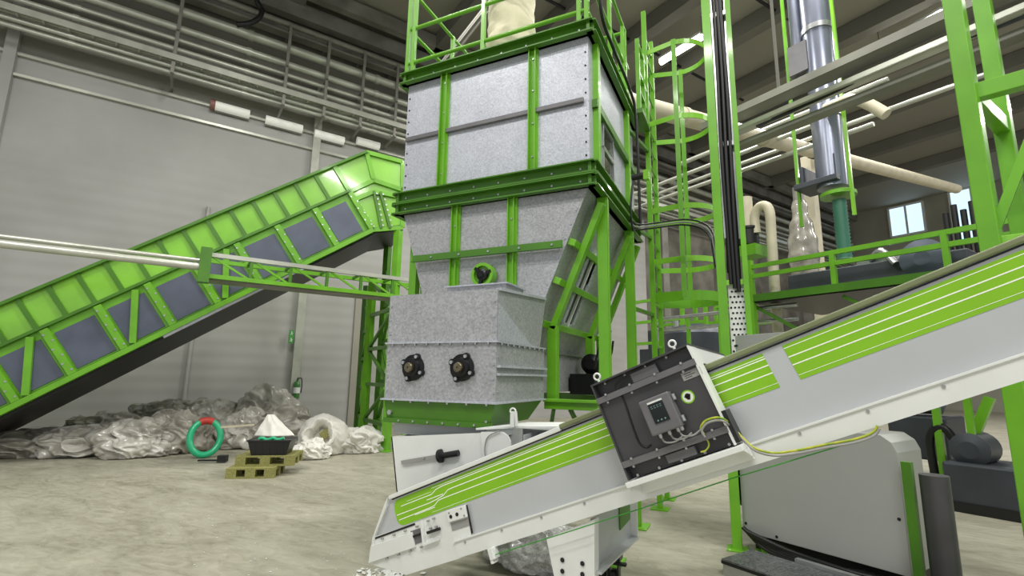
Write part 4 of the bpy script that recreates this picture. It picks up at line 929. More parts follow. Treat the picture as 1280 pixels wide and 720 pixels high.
# yellow-green earth cables
p1 = [qp(x, y, DO + .02) for x, y in ((880, 543), (876, 535), (882, 526), (895, 522), (905, 524))] + [qp(x, y, .12) for x, y in ((915, 533), (930, 549), (945, 561))] + [qp(x, y, .05) for x, y in ((968, 566), (995, 563), (1030, 556), (1068, 549), (1090, 541), (1097, 532))]
for k in range(2):
    mb = MB(); mb.tube(smooth_path([p - Q2 * .012 * k + QN * .004 * k for p in p1]), .005, 7)
    single(mb, 'earth_cable', YELLOW if k == 0 else GREYC, ('yellow green earth cable sagging from the detector along the conveyor', 'grey cable sagging below the yellow earth cable')[k], 'cable')
p2 = [qp(x, y, DO - .01) for x, y in ((877, 545), (884, 550), (886, 557), (882, 563), (876, 565))]
mb = MB(); mb.tube(smooth_path(p2), .004, 6); single(mb, 'earth_lead', YELLOW, 'short yellow lead hooked over the lower detector rail', 'cable')
mb = MB(); mb.tube([qp(617, 694, .04), qp(700, 668, .04), qp(800, 636, .04), qp(915, 598, .04), qp(1068, 552, .04)], .003, 6)
single(mb, 'trip_cord', STRING, 'thin green pull cord stretched along the conveyor underside', 'cord')
mb = MB(); c0 = qp(617, 691, .03); mb.obox(c0, Q1 * .016, QN * .03, Q2 * .03); mb.obox(c0 - Q2 * .03 - Q1 * .01, Q1 * .01, QN * .025, Q2 * .02); single(mb, 'cord_switch', WHITE, 'small white pull cord bracket under the conveyor tail', 'switch', bev=.003)

# ================================================================== GREY MACHINE on the right
MP = V(-.15, 5.3, 0)
def PM(x, y, o=0.): return onP(x, y, MP - WD * o, WD)
gm = thing('shredder_casing', 'grey sheet metal machine casing under the right end of the conveyor', 'machine', MP + WN * .5)
s_m = MP @ WD; t0, t1 = sth(PM(929, 665))[1], sth(PM(1140, 725))[1]
zt_ = 1.93
mb = MB(); mb.prism([H(s_m, t0, .16), H(s_m, t1, .16), H(s_m, t1, 1.0), H(s_m, t1 - .03, 1.07), H(s_m, t1 - .1, 1.12), H(s_m, t0, 1.12)], WD * .45); mb.k = 1
for x, y in ((932.5, 654), (971, 671), (1124, 649)): mb.lathe(PM(x, y), -WD, [(.012, -.004), (.012, .004)], 10, False)
mb.build('side_sheet', [PANELM, BLACK], gm, .004)
t2 = sth(PM(1003, 420))[1]
mb = MB(); mb.prism([H(s_m + .01, t0 - .02, 1.12), H(s_m + .01, t0 + .75, 1.12), H(s_m + .01, t0 + .75, 1.94), H(s_m + .01, t0 - .02, 1.93)], WD * .42); mb.k = 1; mb.lathe(PM(920.5, 432), -WD, [(.01, -.02), (.01, .004)], 10, False)
mb.build('upper_housing', [PANELM, BLACK], gm, .004)
mb = MB(); mb.box((0, 0, 0), (0, 0, 0)) if 0 else None
mb.prism([H(s_m + .1, t0 + .05, 0), H(s_m + .1, t1 - .02, 0), H(s_m + .1, t1 - .02, .16), H(s_m + .1, t0 + .05, .16)], WD * .3); mb.build('plinth', BLACK, gm)
mb = MB(); mb.bar(H(s_m - .03, t1 + .06, .1), H(s_m - .03, t1 + .06, .95), .06, .05, WD); mb.build('corner_post', G_D, gm)
mb = MB(); mb.tube([H(s_m + .0, t1 + .2, .06), H(s_m + .0, t1 + .2, .88)], .085, 20); mb.build('roller', DARK, gm)
mb = MB(); mb.lathe(H(s_m + .35, t0 - .06, .62), -WN, [(.05, -.02), (.34, 0), (.34, .05), (.05, .07)], 28); mb.build('drive_wheel', BLACK, gm)
for k in range(5):
    mb = MB(); mb.tube(smooth_path([H(s_m - .03 - .02 * k, t0 + .02 + .02 * k, .2), H(s_m - .05, t0 + .25 + .05 * k, .07 + .012 * k), H(s_m - .06, t0 + .6 + .08 * k, .06 + .01 * k), H(s_m + .05, t0 + .95 + .06 * k, .09)]), .018, 6); mb.build('floor_hose', BLACK, gm)
# step in front
sp = thing('step_platform', 'low steel step with chequered tread in front of the grey casing', 'step', onZ(950, 700, 0))
ca = onZ(902, 712, .0); A_ = onZ(902, 698, .12); B_ = onZ(949, 684, .12)
s0_, t0_ = sth(A_)[0], sth(A_)[1]; s1_ = s0_ + .42; t1_ = t0_ + 1.25
mb = MB(); mb.prism([H(s0_, t0_, .105), H(s0_, t1_, .105), H(s1_, t1_, .105), H(s1_, t0_, .105)], UP * .015); mb.k = 0
for i in range(42):
    for j in range(14):
        c0 = H(s0_ + .015 + j * .03, t0_ + .015 + i * .03, .121); d = (WD + WN) * .5 if (i + j) % 2 else (WD - WN) * .5
        mb.obox(c0, unit(d) * .009, np.cross(UP, unit(d)) * .003, UP * .002)
mb.build('tread', TREAD, sp)
mb = MB(); mb.prism([H(s0_, t0_, .085), H(s0_, t1_, .085), H(s0_, t1_, .107), H(s0_, t0_, .107)], -WD * .006); mb.prism([H(s0_, t0_, .085), H(s1_, t0_, .085), H(s1_, t0_, .107), H(s0_, t0_, .107)], -WN * .006); mb.build('rubber_edge', BLACK, sp)
mb = MB(); mb.prism([H(s0_ + .005, t0_ + .005, 0), H(s0_ + .005, t1_, 0), H(s1_, t1_, 0), H(s1_, t0_ + .005, 0)], UP * .105); mb.build('frame', STEEL, sp)
s2_ = s1_ + .03
mb = MB(); mb.bar(H(s2_, t0_ + .35, .12), H(s2_, t1_, .12), .05, .05); mb.build('back_rail', STEEL, sp)

# ================================================================== BAGS ON THE FLOOR
def bag(c, rx, ry, rz, seed, m, label, az=0, cat='bag', name='film_bag', amp=1., group='film bags piled along the wall', sink=.0):
    import bmesh
    bm = bmesh.new(); bmesh.ops.create_icosphere(bm, subdivisions=6, radius=1.)
    sd = Vector((seed * 3.17, seed * 1.71, seed * 2.33)); ca, sa_ = math.cos(az), math.sin(az)
    for v in bm.verts:
        d = v.co.copy()
        wp = Vector((noise.noise(d * 2 + sd), noise.noise(d * 2 + sd + Vector((9, 0, 0))), noise.noise(d * 2 + sd + Vector((0, 9, 0)))))
        n1 = noise.noise(d * 1.4 + sd) * .36
        e = d + wp * .35
        e2 = Vector((e.x * 1.6 + e.z, e.y * 1.6 - e.z * .7, e.z * .8))
        n2 = (.5 - abs(noise.noise(e2 * 1.5 + sd * 2))) * .42
        n3 = (.4 - abs(noise.noise(e2 * 2.9 + sd * 3))) * .13
        n4 = (.35 - abs(noise.noise(e2 * 6.5 + sd))) * .04
        p = d * (.94 + (n1 + n2 + n3 + n4) * amp)
        p.z = max(p.z, -.6 + .04 * noise.noise(d * 4 + sd))
        x, y = p.x * rx, p.y * ry
        v.co = Vector((x * ca - y * sa_, x * sa_ + y * ca, p.z * rz))
    mz = min(v.co.z for v in bm.verts)
    for v in bm.verts: v.co.z -= mz
    for f in bm.faces: f.smooth = True
    me = bpy.data.meshes.new(name); bm.to_mesh(me); bm.free(); me.materials.append(m)
    o = bpy.data.objects.new(name, me); COL.objects.link(o); o.location = (c[0], c[1], max(0, c[2] - sink))
    return tag(o, label, cat, group)
def open_sack(c, axis, R, Lh, seed, m, label):   # a slack sack lying with its mouth towards us
    d = unit(axis); a = unit(np.cross(d, UP)); b = np.cross(a, d); vs = []; n = 72
    prof = [(.30, -.42), (.34, -.25), (.40, -.1), (.47, .0), (.52, .05), (.57, .03), (.62, -.05), (.78, -.22), (.95, -.42), (1.0, -.62), (.96, -.85), (.8, -1.02), (.5, -1.12), (.15, -1.15)]
    pr = []
    for i in range(len(prof) - 1):
        for k in range(4): t = k / 4; pr.append((prof[i][0] * (1 - t) + prof[i + 1][0] * t, prof[i][1] * (1 - t) + prof[i + 1][1] * t))
    pr.append(prof[-1])
    for i, (r, h) in enumerate(pr):
        for j in range(n):
            t = 2 * math.pi * j / n; q = Vector((math.cos(t) * 1.5, math.sin(t) * 1.5, h * 2.2 + seed))
            w = noise.noise(q) * .16 + (.4 - abs(noise.noise(q * 2.3))) * .16 + (.35 - abs(noise.noise(q * 5.5))) * .07
            tri = .06 * math.cos(3 * t + 1) if i < 24 else 0
            rr = R * (r + w * min(1, r + .1) + tri); p = V(c) + (a * math.cos(t) + b * math.sin(t)) * rr + d * (h * Lh + noise.noise(q * 1.3) * .08 * R)
            vs.append(p)
    zmin = .012
    vs = [V(p[0], p[1], max(p[2], zmin + .01 * noise.noise(Vector(tuple(p * 5))))) for p in vs]; mb = MB(); k = len(pr)
    mb.add(vs, [(i * n + j, i * n + (j + 1) % n, (i + 1) * n + (j + 1) % n, (i + 1) * n + j) for i in range(k - 1) for j in range(n)], True)
    mb.add(vs[:n], [tuple(range(n))]); mb.add(vs[-n:], [tuple(range(n))])
    return single(mb, 'woven_sack', m, label, 'bag')
def fl(x, y, back=0.): p = onZ(x, y, 0); return p - WN * back
wz = math.atan2(WD[1], WD[0])
bags = [
 (fl(40, 572, .5), .75, .6, .26, 1, FILM_D, 'dull grey film bag at the far left end of the pile'),
 (fl(95, 573, .5), .6, .55, .29, 2, FILM, 'rounded pale film bag, second from the left end'),
 (fl(168, 574, .5), .6, .5, .37, 3, FILM, 'shiny plump film bag left of the green hose ring'),
 (fl(222, 570, .6), .48, .5, .45, 4, FILM_D, 'crumpled film bag right behind the green hose ring'),
 (fl(205, 562, 1.7), .8, .7, .50, 5, FILM_D, 'tall grey film heap behind the shiny plump bag'),
 (fl(262, 560, 1.5), .75, .55, .53, 6, FILM, 'creased film bundle leaning behind the pallet, left part'),
 (fl(290, 566, 1.0), .5, .5, .3, 7, FILM_D, 'flat dark film sheet lying left of the pallet'),
 (fl(345, 560, 1.9), .7, .7, .66, 8, FILM, 'tallest translucent film heap below the fire extinguisher'),
 (fl(372, 566, 1.0), .6, .5, .46, 9, FILM_D, 'slack grey film bag between pallet and open white sack'),
 (fl(315, 566, .9), .42, .42, .44, 11, FILM, 'grey film bag right behind the white draped crate'),
 (fl(130, 566, 1.4), .75, .6, .38, 14, FILM_D, 'low dark film heap behind the second bag from left'),
]
for c, rx, ry, rz, sd, m, lab in bags: bag(c, rx, ry, rz, sd, m, lab, wz)
open_sack(fl(402, 573, .35) + UP * .42 + WN * .1, unit(WN * .8 - WD * .35 + UP * .35), .45, .62, 4, BIGBAG, 'large open white woven sack right of the pallet')
bag(fl(455, 567, .3), .42, .36, .28, 22, BIGBAG, 'small crumpled white sack beside the lattice support leg', wz, name='woven_sack', group=None)
bag(fl(392, 575, .2), .3, .25, .2, 23, BIGBAG, 'flattened white sack at the foot of the open sack', wz, name='woven_sack', group=None)
# contents seen in the open sack
c0 = fl(402, 573, .35) + UP * .42; c0 = onP(409, 541, c0, WN)
mb = MB(); mb.obox(c0, unit(V(.6, .4, .5)) * .13, unit(V(-.5, .8, 0)) * .03, unit(V(-.4, -.3, .8)) * .08); tag(mb.build('board_scrap', WOOD, None, .01, c0), 'greenish brown scrap sticking out of the open white sack', 'scrap')
# green hose ring
c0 = fl(254, 573); root = thing('hose_ring', 'bright green coiled hose ring with red tape leaning on the bags', 'hose', c0)
ax = unit(WD - WN * .0); ay = unit(UP * .95 - WN * .3); R_ = .27
cc = c0 + ay * (R_ * 1.12 + .06)
mb = MB(); mb.tube([cc + ax * R_ * math.cos(t) * .88 + ay * R_ * 1.12 * math.sin(t) for t in np.linspace(0, 2 * math.pi, 41)[:-1]], .055, 12, closed=True); mb.build('ring', TEAL, root)
mb = MB(); mb.tube([cc + ax * R_ * math.cos(t) * .88 + ay * R_ * 1.12 * math.sin(t) for t in np.linspace(math.pi / 2 - .45, math.pi / 2 + .45, 9)], .064, 12); mb.build('tape_wrap', RED, root)
# pallets
p00 = onZ(281, 599, 0); p01 = onZ(342, 598, 0); pd = unit(p01 - p00); pn = V(pd[1], -pd[0], 0)
def pallet(o, L, W, z, name, lab):
    r = thing(name, lab, 'pallet', o + UP * z, 'stacked wooden pallets')
    for i in range(3):
        for j in range(3):
            a = o + pd * (.07 + (L - .14) * i / 2) - pn * (.05 + (W - .1) * j / 2) + UP * (z + .062)
            mb = MB(); mb.obox(a, pd * .07, pn * .05, UP * .04); mb.build('block', WOOD, r)
    for j in range(3):
        a = o + pd * L / 2 - pn * (.05 + (W - .1) * j / 2)
        mb = MB(); mb.obox(a + UP * (z + .011), pd * L / 2, pn * .05, UP * .011); mb.build('bottom_board', WOOD, r)
    for j in range(3):
        a = o + pd * (.07 + (L - .14) * j / 2) - pn * W / 2
        mb = MB(); mb.obox(a + UP * (z + .113), pd * .07, pn * W / 2, UP * .011); mb.build('stringer_board', WOOD, r)
    for j in range(5):
        a = o + pd * L / 2 - pn * (.055 + (W - .11) * j / 4)
        mb = MB(); mb.obox(a + UP * (z + .135), pd * L / 2, pn * .055, UP * .011); mb.build('deck_board', WOOD, r)
    return r
PL = float(np.linalg.norm(p01 - p00))
pallet(p00, PL, .6, 0, 'wooden_pallet', 'lower wooden pallet lying on the floor before the bags')
pallet(p00 + pd * .06 - pn * .16, PL + .16, .6, .146, 'wooden_pallet', 'upper wooden pallet carrying the black crate')
# crate with sheet
co = p00 + pd * .50 - pn * .38 + UP * .293
root = thing('plastic_crate', 'black plastic crate with teal rim standing on the pallets', 'crate', co)
mb = MB(); cw, cd_, ch = .30, .2, .2
b4 = [co + pd * a * cw * .82 + pn * b * cd_ * .85 for a, b in ((-1, 1), (1, 1), (1, -1), (-1, -1))]; t4 = [co + pd * a * cw + pn * b * cd_ + UP * ch for a, b in ((-1, 1), (1, 1), (1, -1), (-1, -1))]
mb.hexa(b4 + t4); 
for i in range(5): q = co + pd * (-.2 + .1 * i) + pn * (cd_ * .93 + .004); mb.bar(q + UP * .01 - pn * .02, q + UP * ch, .02, .02, pn)
mb.build('shell', CRATE, root)
mb = MB(); mb.obox(co + UP * (ch + .012) + pn * .0, pd * (cw + .015), pn * (cd_ + .015), UP * .012); mb.build('rim', CRATE, root, .005)
mb = MB(); mb.tube(smooth_path([co + UP * (ch + .035) + pn * .17 + pd * x + UP * .015 * math.sin(x * 40) for x in np.linspace(-.16, .2, 8)]), .025, 8); mb.build('rope', TEAL, root)
mb = MB(); vs = []; n_ = 22
apex = onP(335, 519, co, pn)
for i in range(n_ + 1):
    for j in range(n_ + 1):
        t, q = i / n_, j / n_ * 2 - 1
        base = co + pd * (q * .30) + UP * (ch + .06) - pn * (.05)
        p = base * (1 - t) + (apex + pd * q * .05 - pn * .15) * t
        p = p + pn * (.10 * (1 - abs(q)) * (1 - t) + .02 * noise.noise(Vector((q * 3, t * 2, 1)))) + pd * .012 * noise.noise(Vector((q * 3, t * 3, 5)))
        vs.append(p)
fs = [(i * (n_ + 1) + j, i * (n_ + 1) + j + 1, (i + 1) * (n_ + 1) + j + 1, (i + 1) * (n_ + 1) + j) for i in range(n_) for j in range(n_)]
mb.add(vs, fs, True); o = single(mb, 'draped_sheet', BIGBAG, 'white cloth peaked over the black crate', 'sheet'); sd = o.modifiers.new('s', 'SOLIDIFY'); sd.thickness = .012
mb = MB(); a = onZ(262, 577, .02); mb.obox(a + UP * .02, pd * .18, pn * .03, UP * .012); mb.obox(a + UP * .05 + pd * .2, pd * .07, pn * .06, UP * .05); single(mb, 'broom_head', BLACK, 'black scrap piece lying on the floor left of the pallet', 'scrap')
p = onZ(302, 566, .5)
mb = MB(); mb.bar(onP(276, 534, fl(300, 575, .3), WN), onP(318, 531, fl(318, 575, .4), WN), .04, .03); single(mb, 'broken_slat', CREAM, 'pale slat sticking out of the bag pile above the hose ring', 'slat')

# film heap below the conveyor, tail litter
bag(onZ(655, 712, 0) - V(0, -.2, 0), .38, .3, .2, 31, galvanised('speckled_film', (176, 176, 174), (236, 236, 234), 90, rough=.3, metal=.2), 'speckled silvery film heap on the floor under the conveyor', 0, name='film_heap', cat='film heap', group=None)
mb = MB()
for i in range(130):
    c0 = onZ(random.gauss(485, 16), 712 + abs(random.gauss(6, 10)), 0.004); s = random.uniform(.008, .03); a = random.uniform(0, 3); d = V(math.cos(a), math.sin(a), random.uniform(-.2, .3)); e = V(-math.sin(a), math.cos(a), random.uniform(0, .3))
    mb.prism([c0 + UP * .006 - d * s, c0 + UP * .006 + e * s * .7, c0 + UP * .01 + d * s, c0 + UP * .006 - e * s * .7], UP * .002)
for i in range(60):
    c0 = onZ(random.uniform(200, 480), random.uniform(600, 720), 0.003); s = random.uniform(.004, .012); a = random.uniform(0, 3); d = V(math.cos(a), math.sin(a), 0); e = V(-d[1], d[0], 0)
    mb.prism([c0 - d * s, c0 + e * s * .6, c0 + d * s, c0 - e * s * .6], UP * .003)
o = mb.build('plastic_flakes', WHITE); tag(o, 'loose plastic flakes scattered on the floor around the conveyor tail', 'litter', None, 'stuff')

# ================================================================== BACKGROUND PLANT ON THE RIGHT
# raised platform with handrails, perpendicular to the wall
SPf = sth(onZ(937, 0, 0))[0]
def BP(x, y, s): return onP(x, y, H(s, 0, 0), WD)
S1 = 8.2
t_a = sth(BP(936, 340, S1))[1]; 
pl = thing('work_platform', 'green railed work platform behind the conveyor on the right', 'platform', H(S1, t_a + 2, 0))
zr = [BP(945, 333, S1)[2], BP(945, 345, S1)[2], BP(950, 372, S1)[2]]
zlow = BP(950, 395, S1)[2]
for z in zr[:2]:
    mb = MB(); mb.bar(H(S1, t_a, z), H(S1, t_a + 7.5, z), .05, .07); mb.build('handrail', G_, pl)
mb = MB(); mb.bar(H(S1, t_a, zr[2]), H(S1, t_a + 7.5, zr[2]), .08, .12); mb.build('edge_beam', G_D, pl)
mb = MB(); mb.prism([H(S1, t_a, zr[2] - .08), H(S1, t_a + 7.5, zr[2] - .08), H(S1 + 2.5, t_a + 7.5, zr[2] - .08), H(S1 + 2.5, t_a, zr[2] - .08)], UP * .05); mb.build('deck', BLACK, pl)
for i, t in enumerate((0, 1.35, 2.7, 4.0, 5.3, 6.5, 7.5)):
    mb = MB(); mb.bar(H(S1, t_a + t, 0 if i in (0, 2, 4, 6) else zr[2]), H(S1, t_a + t, zr[0] + (.12 if i == 0 else 0)), .14 if i == 0 else .07, .1 if i == 0 else .07, WD); mb.build('post', G_, pl)
for i in range(5):
    mb = MB(); mb.bar(H(S1 + .1, t_a + i * 1.4, zr[2] - .12), H(S1 + .1, t_a + i * 1.4 + .9, zr[2] - .7), .05, .05); mb.build('knee_brace', G_D, pl)
mb = MB(); mb.bar(H(S1 + .1, t_a + .2, zlow - .35), H(S1 + .1, t_a + 7, zlow - .35), .1, .12); mb.build('lower_beam', BLACK, pl)
# dark machine on the platform
c0 = H(S1 + 1.0, t_a + 1.6, zr[2] - .03)
r = thing('granulator', 'dark slate machine standing on the railed work platform', 'machine', c0)
mb = MB(); mb.obox(c0 + UP * .22, WN * 1.2, WD * .5, UP * .22); mb.build('body', MACH, r, .02)
mb = MB(); mb.lathe(c0 + WN * .75 - WD * .5 + UP * .35, -WD, [(.26, 0), (.28, .05), (.28, .15), (.1, .2)], 24); mb.build('drum_cover', BLUEG, r)
mb = MB(); mb.obox(c0 + UP * .5 + WN * .1, WN * .3, WD * .3, UP * .08); mb.tube(smooth_path([c0 + UP * .52 - WD * .3, c0 + UP * .6 - WD * .45 + WN * .2, c0 + UP * .35 - WD * .55 + WN * .4]), .05, 8); mb.build('inlet_box', STEEL, r)
for k in range(4):
    mb = MB(); mb.tube([c0 + WN * (.9 + .1 * k) + UP * .44, c0 + WN * (.9 + .1 * k) + UP * (1.1 + .1 * (k % 2))], .04, 8); mb.build('stand_pipe', BLACK, r)
c0 = H(S1 + 1.2, t_a + 4.8, zr[2] - .03); r = thing('control_stand', 'dark switch cabinet at the right end of the work platform', 'cabinet', c0)
mb = MB(); mb.obox(c0 + UP * .4, WN * .5, WD * .3, UP * .4); mb.build('body', MACH, r, .015); mb = MB(); mb.obox(c0 + UP * .4 - WD * .31, WN * .44, WD * .01, UP * .35); mb.build('door', DARK2, r); mb = MB(); mb.obox(c0 + UP * .4 - WD * .33 + WN * .35, WN * .02, WD * .02, UP * .06); mb.build('handle', BLACK, r)
# big vertical duct
SDU = 9.4
pd0 = BP(1030, 150, SDU); td = sth(pd0)[1]
r = thing('vertical_duct', 'large shiny slate grey vertical duct rising to the ceiling', 'duct', H(SDU, td, 4.2))
zb1 = BP(1043, 235, SDU)[2]
mb = MB(); mb.tube([H(SDU, td + .03, zb1), H(SDU, td + .03, ZC - .7)], .24, 24); mb.build('main_tube', DUCT, r)
mb = MB(); mb.tube([H(SDU, td - .33, BP(1015, 95, SDU)[2]), H(SDU, td - .33, ZC - .7)], .11, 16); mb.build('side_tube', DUCT, r)
for z in (BP(1030, 38, SDU)[2], BP(1030, 60, SDU)[2] - 1.4):
    mb = MB(); mb.tube([H(SDU, td + .03, z), H(SDU, td + .03, z + .1)], .265, 24); mb.build('collar', STEEL, r)
for o in (-.5, .36):
    mb = MB(); mb.bar(H(SDU - .1, td + o, zb1 - .6), H(SDU - .1, td + o, ZC - .7), .05, .05, WD); mb.build('guide_post', G_L if o > 0 else G_, r)
mb = MB(); mb.obox(BP(1004, 78, SDU) - WD * .1, WN * .17, WD * .12, UP * .3); mb.build('junction_box', DARK2, r)
mb = MB(); mb.obox(BP(1028, 232, SDU), WN * .36, WD * .3, UP * .05); mb.obox(BP(1012, 224, SDU), WN * .03, WD * .3, UP * .16); mb.obox(BP(1040, 215, SDU), WN * .14, WD * .2, UP * .26); mb.build('drive_bracket', MACH, r, .01)
mb = MB(); mb.lathe(BP(1048, 246, SDU), UP, [(.28, 0), (.28, .06), (.2, .1)], 24); mb.build('lower_flange', G_, r)
zq0, zq1 = BP(1056, 310, SDU)[2] - .2, BP(1050, 250, SDU)[2]
mb = MB(); c0 = sth(BP(1052, 280, SDU)); prof = [(.10 if i % 2 else .118, (zq1 - zq0) * i / 34) for i in range(35)]; mb.lathe(H(SDU, c0[1], zq0), UP, prof, 18, soft=True); mb.build('flexible_hose', TEALH, r)
# cream pneumatic pipe
SPP = 7.6
def WP(x, y, t): return onP(x, y, H(0, t, 0), WN)
tp_ = sth(BP(900, 150, 8.6))[1]
pts = [WP(x, y, tp_) for x, y in ((770, 122), (800, 132), (860, 146), (900, 157), (960, 174), (1020, 190))]
r = thing('conveying_pipe', 'cream pneumatic pipe sloping across behind the ladder cage', 'pipe', pts[0])
a, b = pts[1], pts[5]; e = a + (b - a) * 2.7; st_ = a - (b - a) * .25
mb = MB(); mb.tube([st_, e], .165, 16); mb.build('tube', CREAM, r)
for t in (.18, .62, .98): c0 = a + (b - a) * t; mb = MB(); mb.tube([c0, c0 + unit(b - a) * .1], .185, 16); mb.build('collar', CREAM if t < .9 else BLACK, r)
# tray overhead, perpendicular to the wall
ST = 6.2
pa, pb_ = BP(930, 150, ST), BP(1180, 22, ST); z_ = (pa[2] + pb_[2]) / 2; ta_, tb2 = sth(pa)[1], sth(pb_)[1]
r = thing('overhead_tray', 'broad grey overhead cable tray running from riser to the right', 'cable tray', H(ST, ta_, z_))
mb = MB(); mb.bar(H(ST, ta_ - .6, z_), H(ST, tb2 + 3, z_), .24, .02); mb.bar(H(ST - .12, ta_ - .6, z_ + .04), H(ST - .12, tb2 + 3, z_ + .04), .015, .1); mb.bar(H(ST + .12, ta_ - .6, z_ + .04), H(ST + .12, tb2 + 3, z_ + .04), .015, .1); mb.build('tray', GIRD, r)
for k in range(4):
    mb = MB(); mb.tube([H(ST - .075 + .05 * k, ta_ - .6, z_ + .04), H(ST - .075 + .05 * k, tb2 + 3, z_ + .04)], .022, 8); mb.build('cable', BLACK if k % 2 else MACH, r)
for k in range(4):
    t = ta_ + .5 + k * 1.8; mb = MB(); mb.bar(H(ST, t, z_), H(ST, t, ZC - .6), .03, .03, WD); mb.build('hanger_rod', BEAMM, r)
for dz_, ds_, m_ in ((-.16, .12, PIPE), (-.30, .3, GIRD)):
    mb = MB(); mb.bar(H(ST + ds_, ta_ - .3, z_ + dz_), H(ST + ds_, tb2 + 3, z_ + dz_), .16, .02)
    for q in (-.08, .08): mb.bar(H(ST + ds_ + q, ta_ - .3, z_ + dz_ + .025), H(ST + ds_ + q, tb2 + 3, z_ + dz_ + .025), .012, .06)
    mb.build('lower_tray', m_, r)
for k in range(3):
    mb = MB(); mb.tube(smooth_path([H(ST + .1 + .03 * k, ta_ + .1 + u * .5, z_ - .13 - (.05 * math.sin(u * 1.1 + k))) for u in range(7)]), .02, 7); mb.build('sagging_cable', MACH if k else BLACK, r)
# thin pipes seen below the tray
for k, (x0, y0, x1, y1, r_) in enumerate(((860, 214, 962, 181, .05), (866, 236, 991, 189, .05), (925, 178, 1030, 128, .06), (930, 200, 1100, 145, .05))):
    S_ = 10.5 + k * .5
    a, b = BP(x0, y0, S_), BP(x1, y1, S_); z = (a[2] + b[2]) / 2; a[2] = b[2] = z; d = b - a
    mb = MB(); mb.tube([a - d * .9, b + d * .6], r_, 10)
    single(mb, 'thin_pipe', PIPE, ('thin pale pipe crossing just left below the cream pipe', 'second thin pale pipe crossing below the cream pipe', 'pale pipe crossing right under the overhead cable tray', 'thin pale pipe passing behind the vertical duct')[k], 'pipe', 'thin pipes crossing below the ceiling')
a = WP(1062, 122, sth(BP(1062, 122, 9.0))[1]); b = BP(1108, 142, 9.0)
mb = MB(); mb.tube(smooth_path([BP(1030, 136, 9.3), BP(1050, 128, 9.0), BP(1065, 124, 9.0), BP(1085, 130, 9.0), BP(1108, 143, 9.0)]), .09, 12); single(mb, 'pipe_elbow', CREAM, 'short cream pipe bend right of the vertical duct', 'pipe')
# cream downpipe with bend, motor
SM = 8.6
zt2 = BP(955, 258, SM)[2]
pts = [BP(945, 292, SM), BP(943, 272, SM), BP(948, 260, SM), BP(956, 257, SM), BP(962, 265, SM), BP(964, 290, SM)]
tl = sth(BP(964, 300, SM))[1]; pts.append(H(SM, tl, .0))
r = thing('down_pipe', 'cream down pipe with a bend at the top beside the green post', 'pipe', H(SM, tl, 0))
mb = MB(); mb.tube(smooth_path(pts[:6], 6) + [H(SM, tl, z) for z in (3.2, 2, 1, 0)], .085, 14); mb.build('tube', CREAM, r)
c0 = BP(934, 296, SM)
r = thing('blower_motor', 'black motor with cream stub pipe on top of the green post', 'motor', c0 - UP * .2)
mb = MB(); mb.lathe(c0 - UP * .2, UP, [(.16, 0), (.2, .03), (.2, .3), (.22, .32), (.22, .36), (.1, .38)], 20); mb.build('body', BLACK, r)
mb = MB(); mb.tube([c0 + UP * .18, c0 + UP * .75], .13, 16); mb.build('stub_pipe', CREAM, r)
mb = MB(); mb.obox(c0 - UP * .3, WN * .25, WD * .2, UP * .1); mb.build('base_plate', G_, r)
# silver dust bag + column
SB = 12.0
c0 = BP(1003, 300, SB)
r = thing('dust_bag', 'hanging pale dust bag left of the vertical duct hose', 'dust bag', c0 - UP * .9)
mb = MB(); prof = []
for i in range(15): h = i / 14; prof.append((.16 + .18 * math.sin(math.pi * min(1, h * 1.1 + .1)) ** .7 * (1 - .3 * h) + .02 * math.sin(i * 2.1), h * 1.9 - .95))
mb.lathe(c0, UP, prof, 20, soft=True); mb.build('bag', FILM_D, r)
mb = MB(); mb.tube([c0 + UP * .9, c0 + UP * 1.3], .12, 12); mb.tube([c0 + UP * 1.3, V(c0[0], c0[1], ZC - .02)], .03, 8); mb.build('hanging_neck', GIRD, r)
p = H(13, sth(BP(1017, 280, 13))[1], 0); mb = MB(); mb.obox(p + UP * 3.6, WN * .12, WD * .12, UP * 3.6); single(mb, 'steel_column', CREAM, 'slim pale steel column behind the hanging dust bag', 'column')
# further equipment behind the ladder
mt = thing('process_tank', 'dark round tank standing behind the caged ladder', 'tank', BP(868, 400, 10.5) * V(1, 1, 0))
pt = BP(868, 400, 10.5) * V(1, 1, 0)
mb = MB(); mb.lathe(pt, UP, [(.7, .3), (.75, .35), (.75, 2.6), (.6, 2.75), (.2, 2.85)], 28); mb.build('shell', MACH, mt)
mb = MB()
for q in range(4): t = q * 1.57 + .4; mb.bar(pt + V(math.cos(t) * .6, math.sin(t) * .6, 0), pt + V(math.cos(t) * .6, math.sin(t) * .6, .4), .08, .08)
mb.build('feet', BLACK, mt)
gr = thing('guard_fence', 'low double tube guard rail behind the ladder foot', 'guard rail', BP(858, 405, 8.4) * V(1, 1, 0))
for y in (400, 414):
    a, b = BP(824, y - 1, 8.4), BP(905, y + 2, 8.4); b[2] = a[2]; mb = MB(); mb.tube([a, a + (b - a) * 1.9], .035, 10); mb.build('rail_tube', STEEL, gr)
for x in (826, 860, 900):
    a = BP(x, 398, 8.4); mb = MB(); mb.bar(a * V(1, 1, 0), a, .06, .06, WD); mb.build('post', G_, gr)
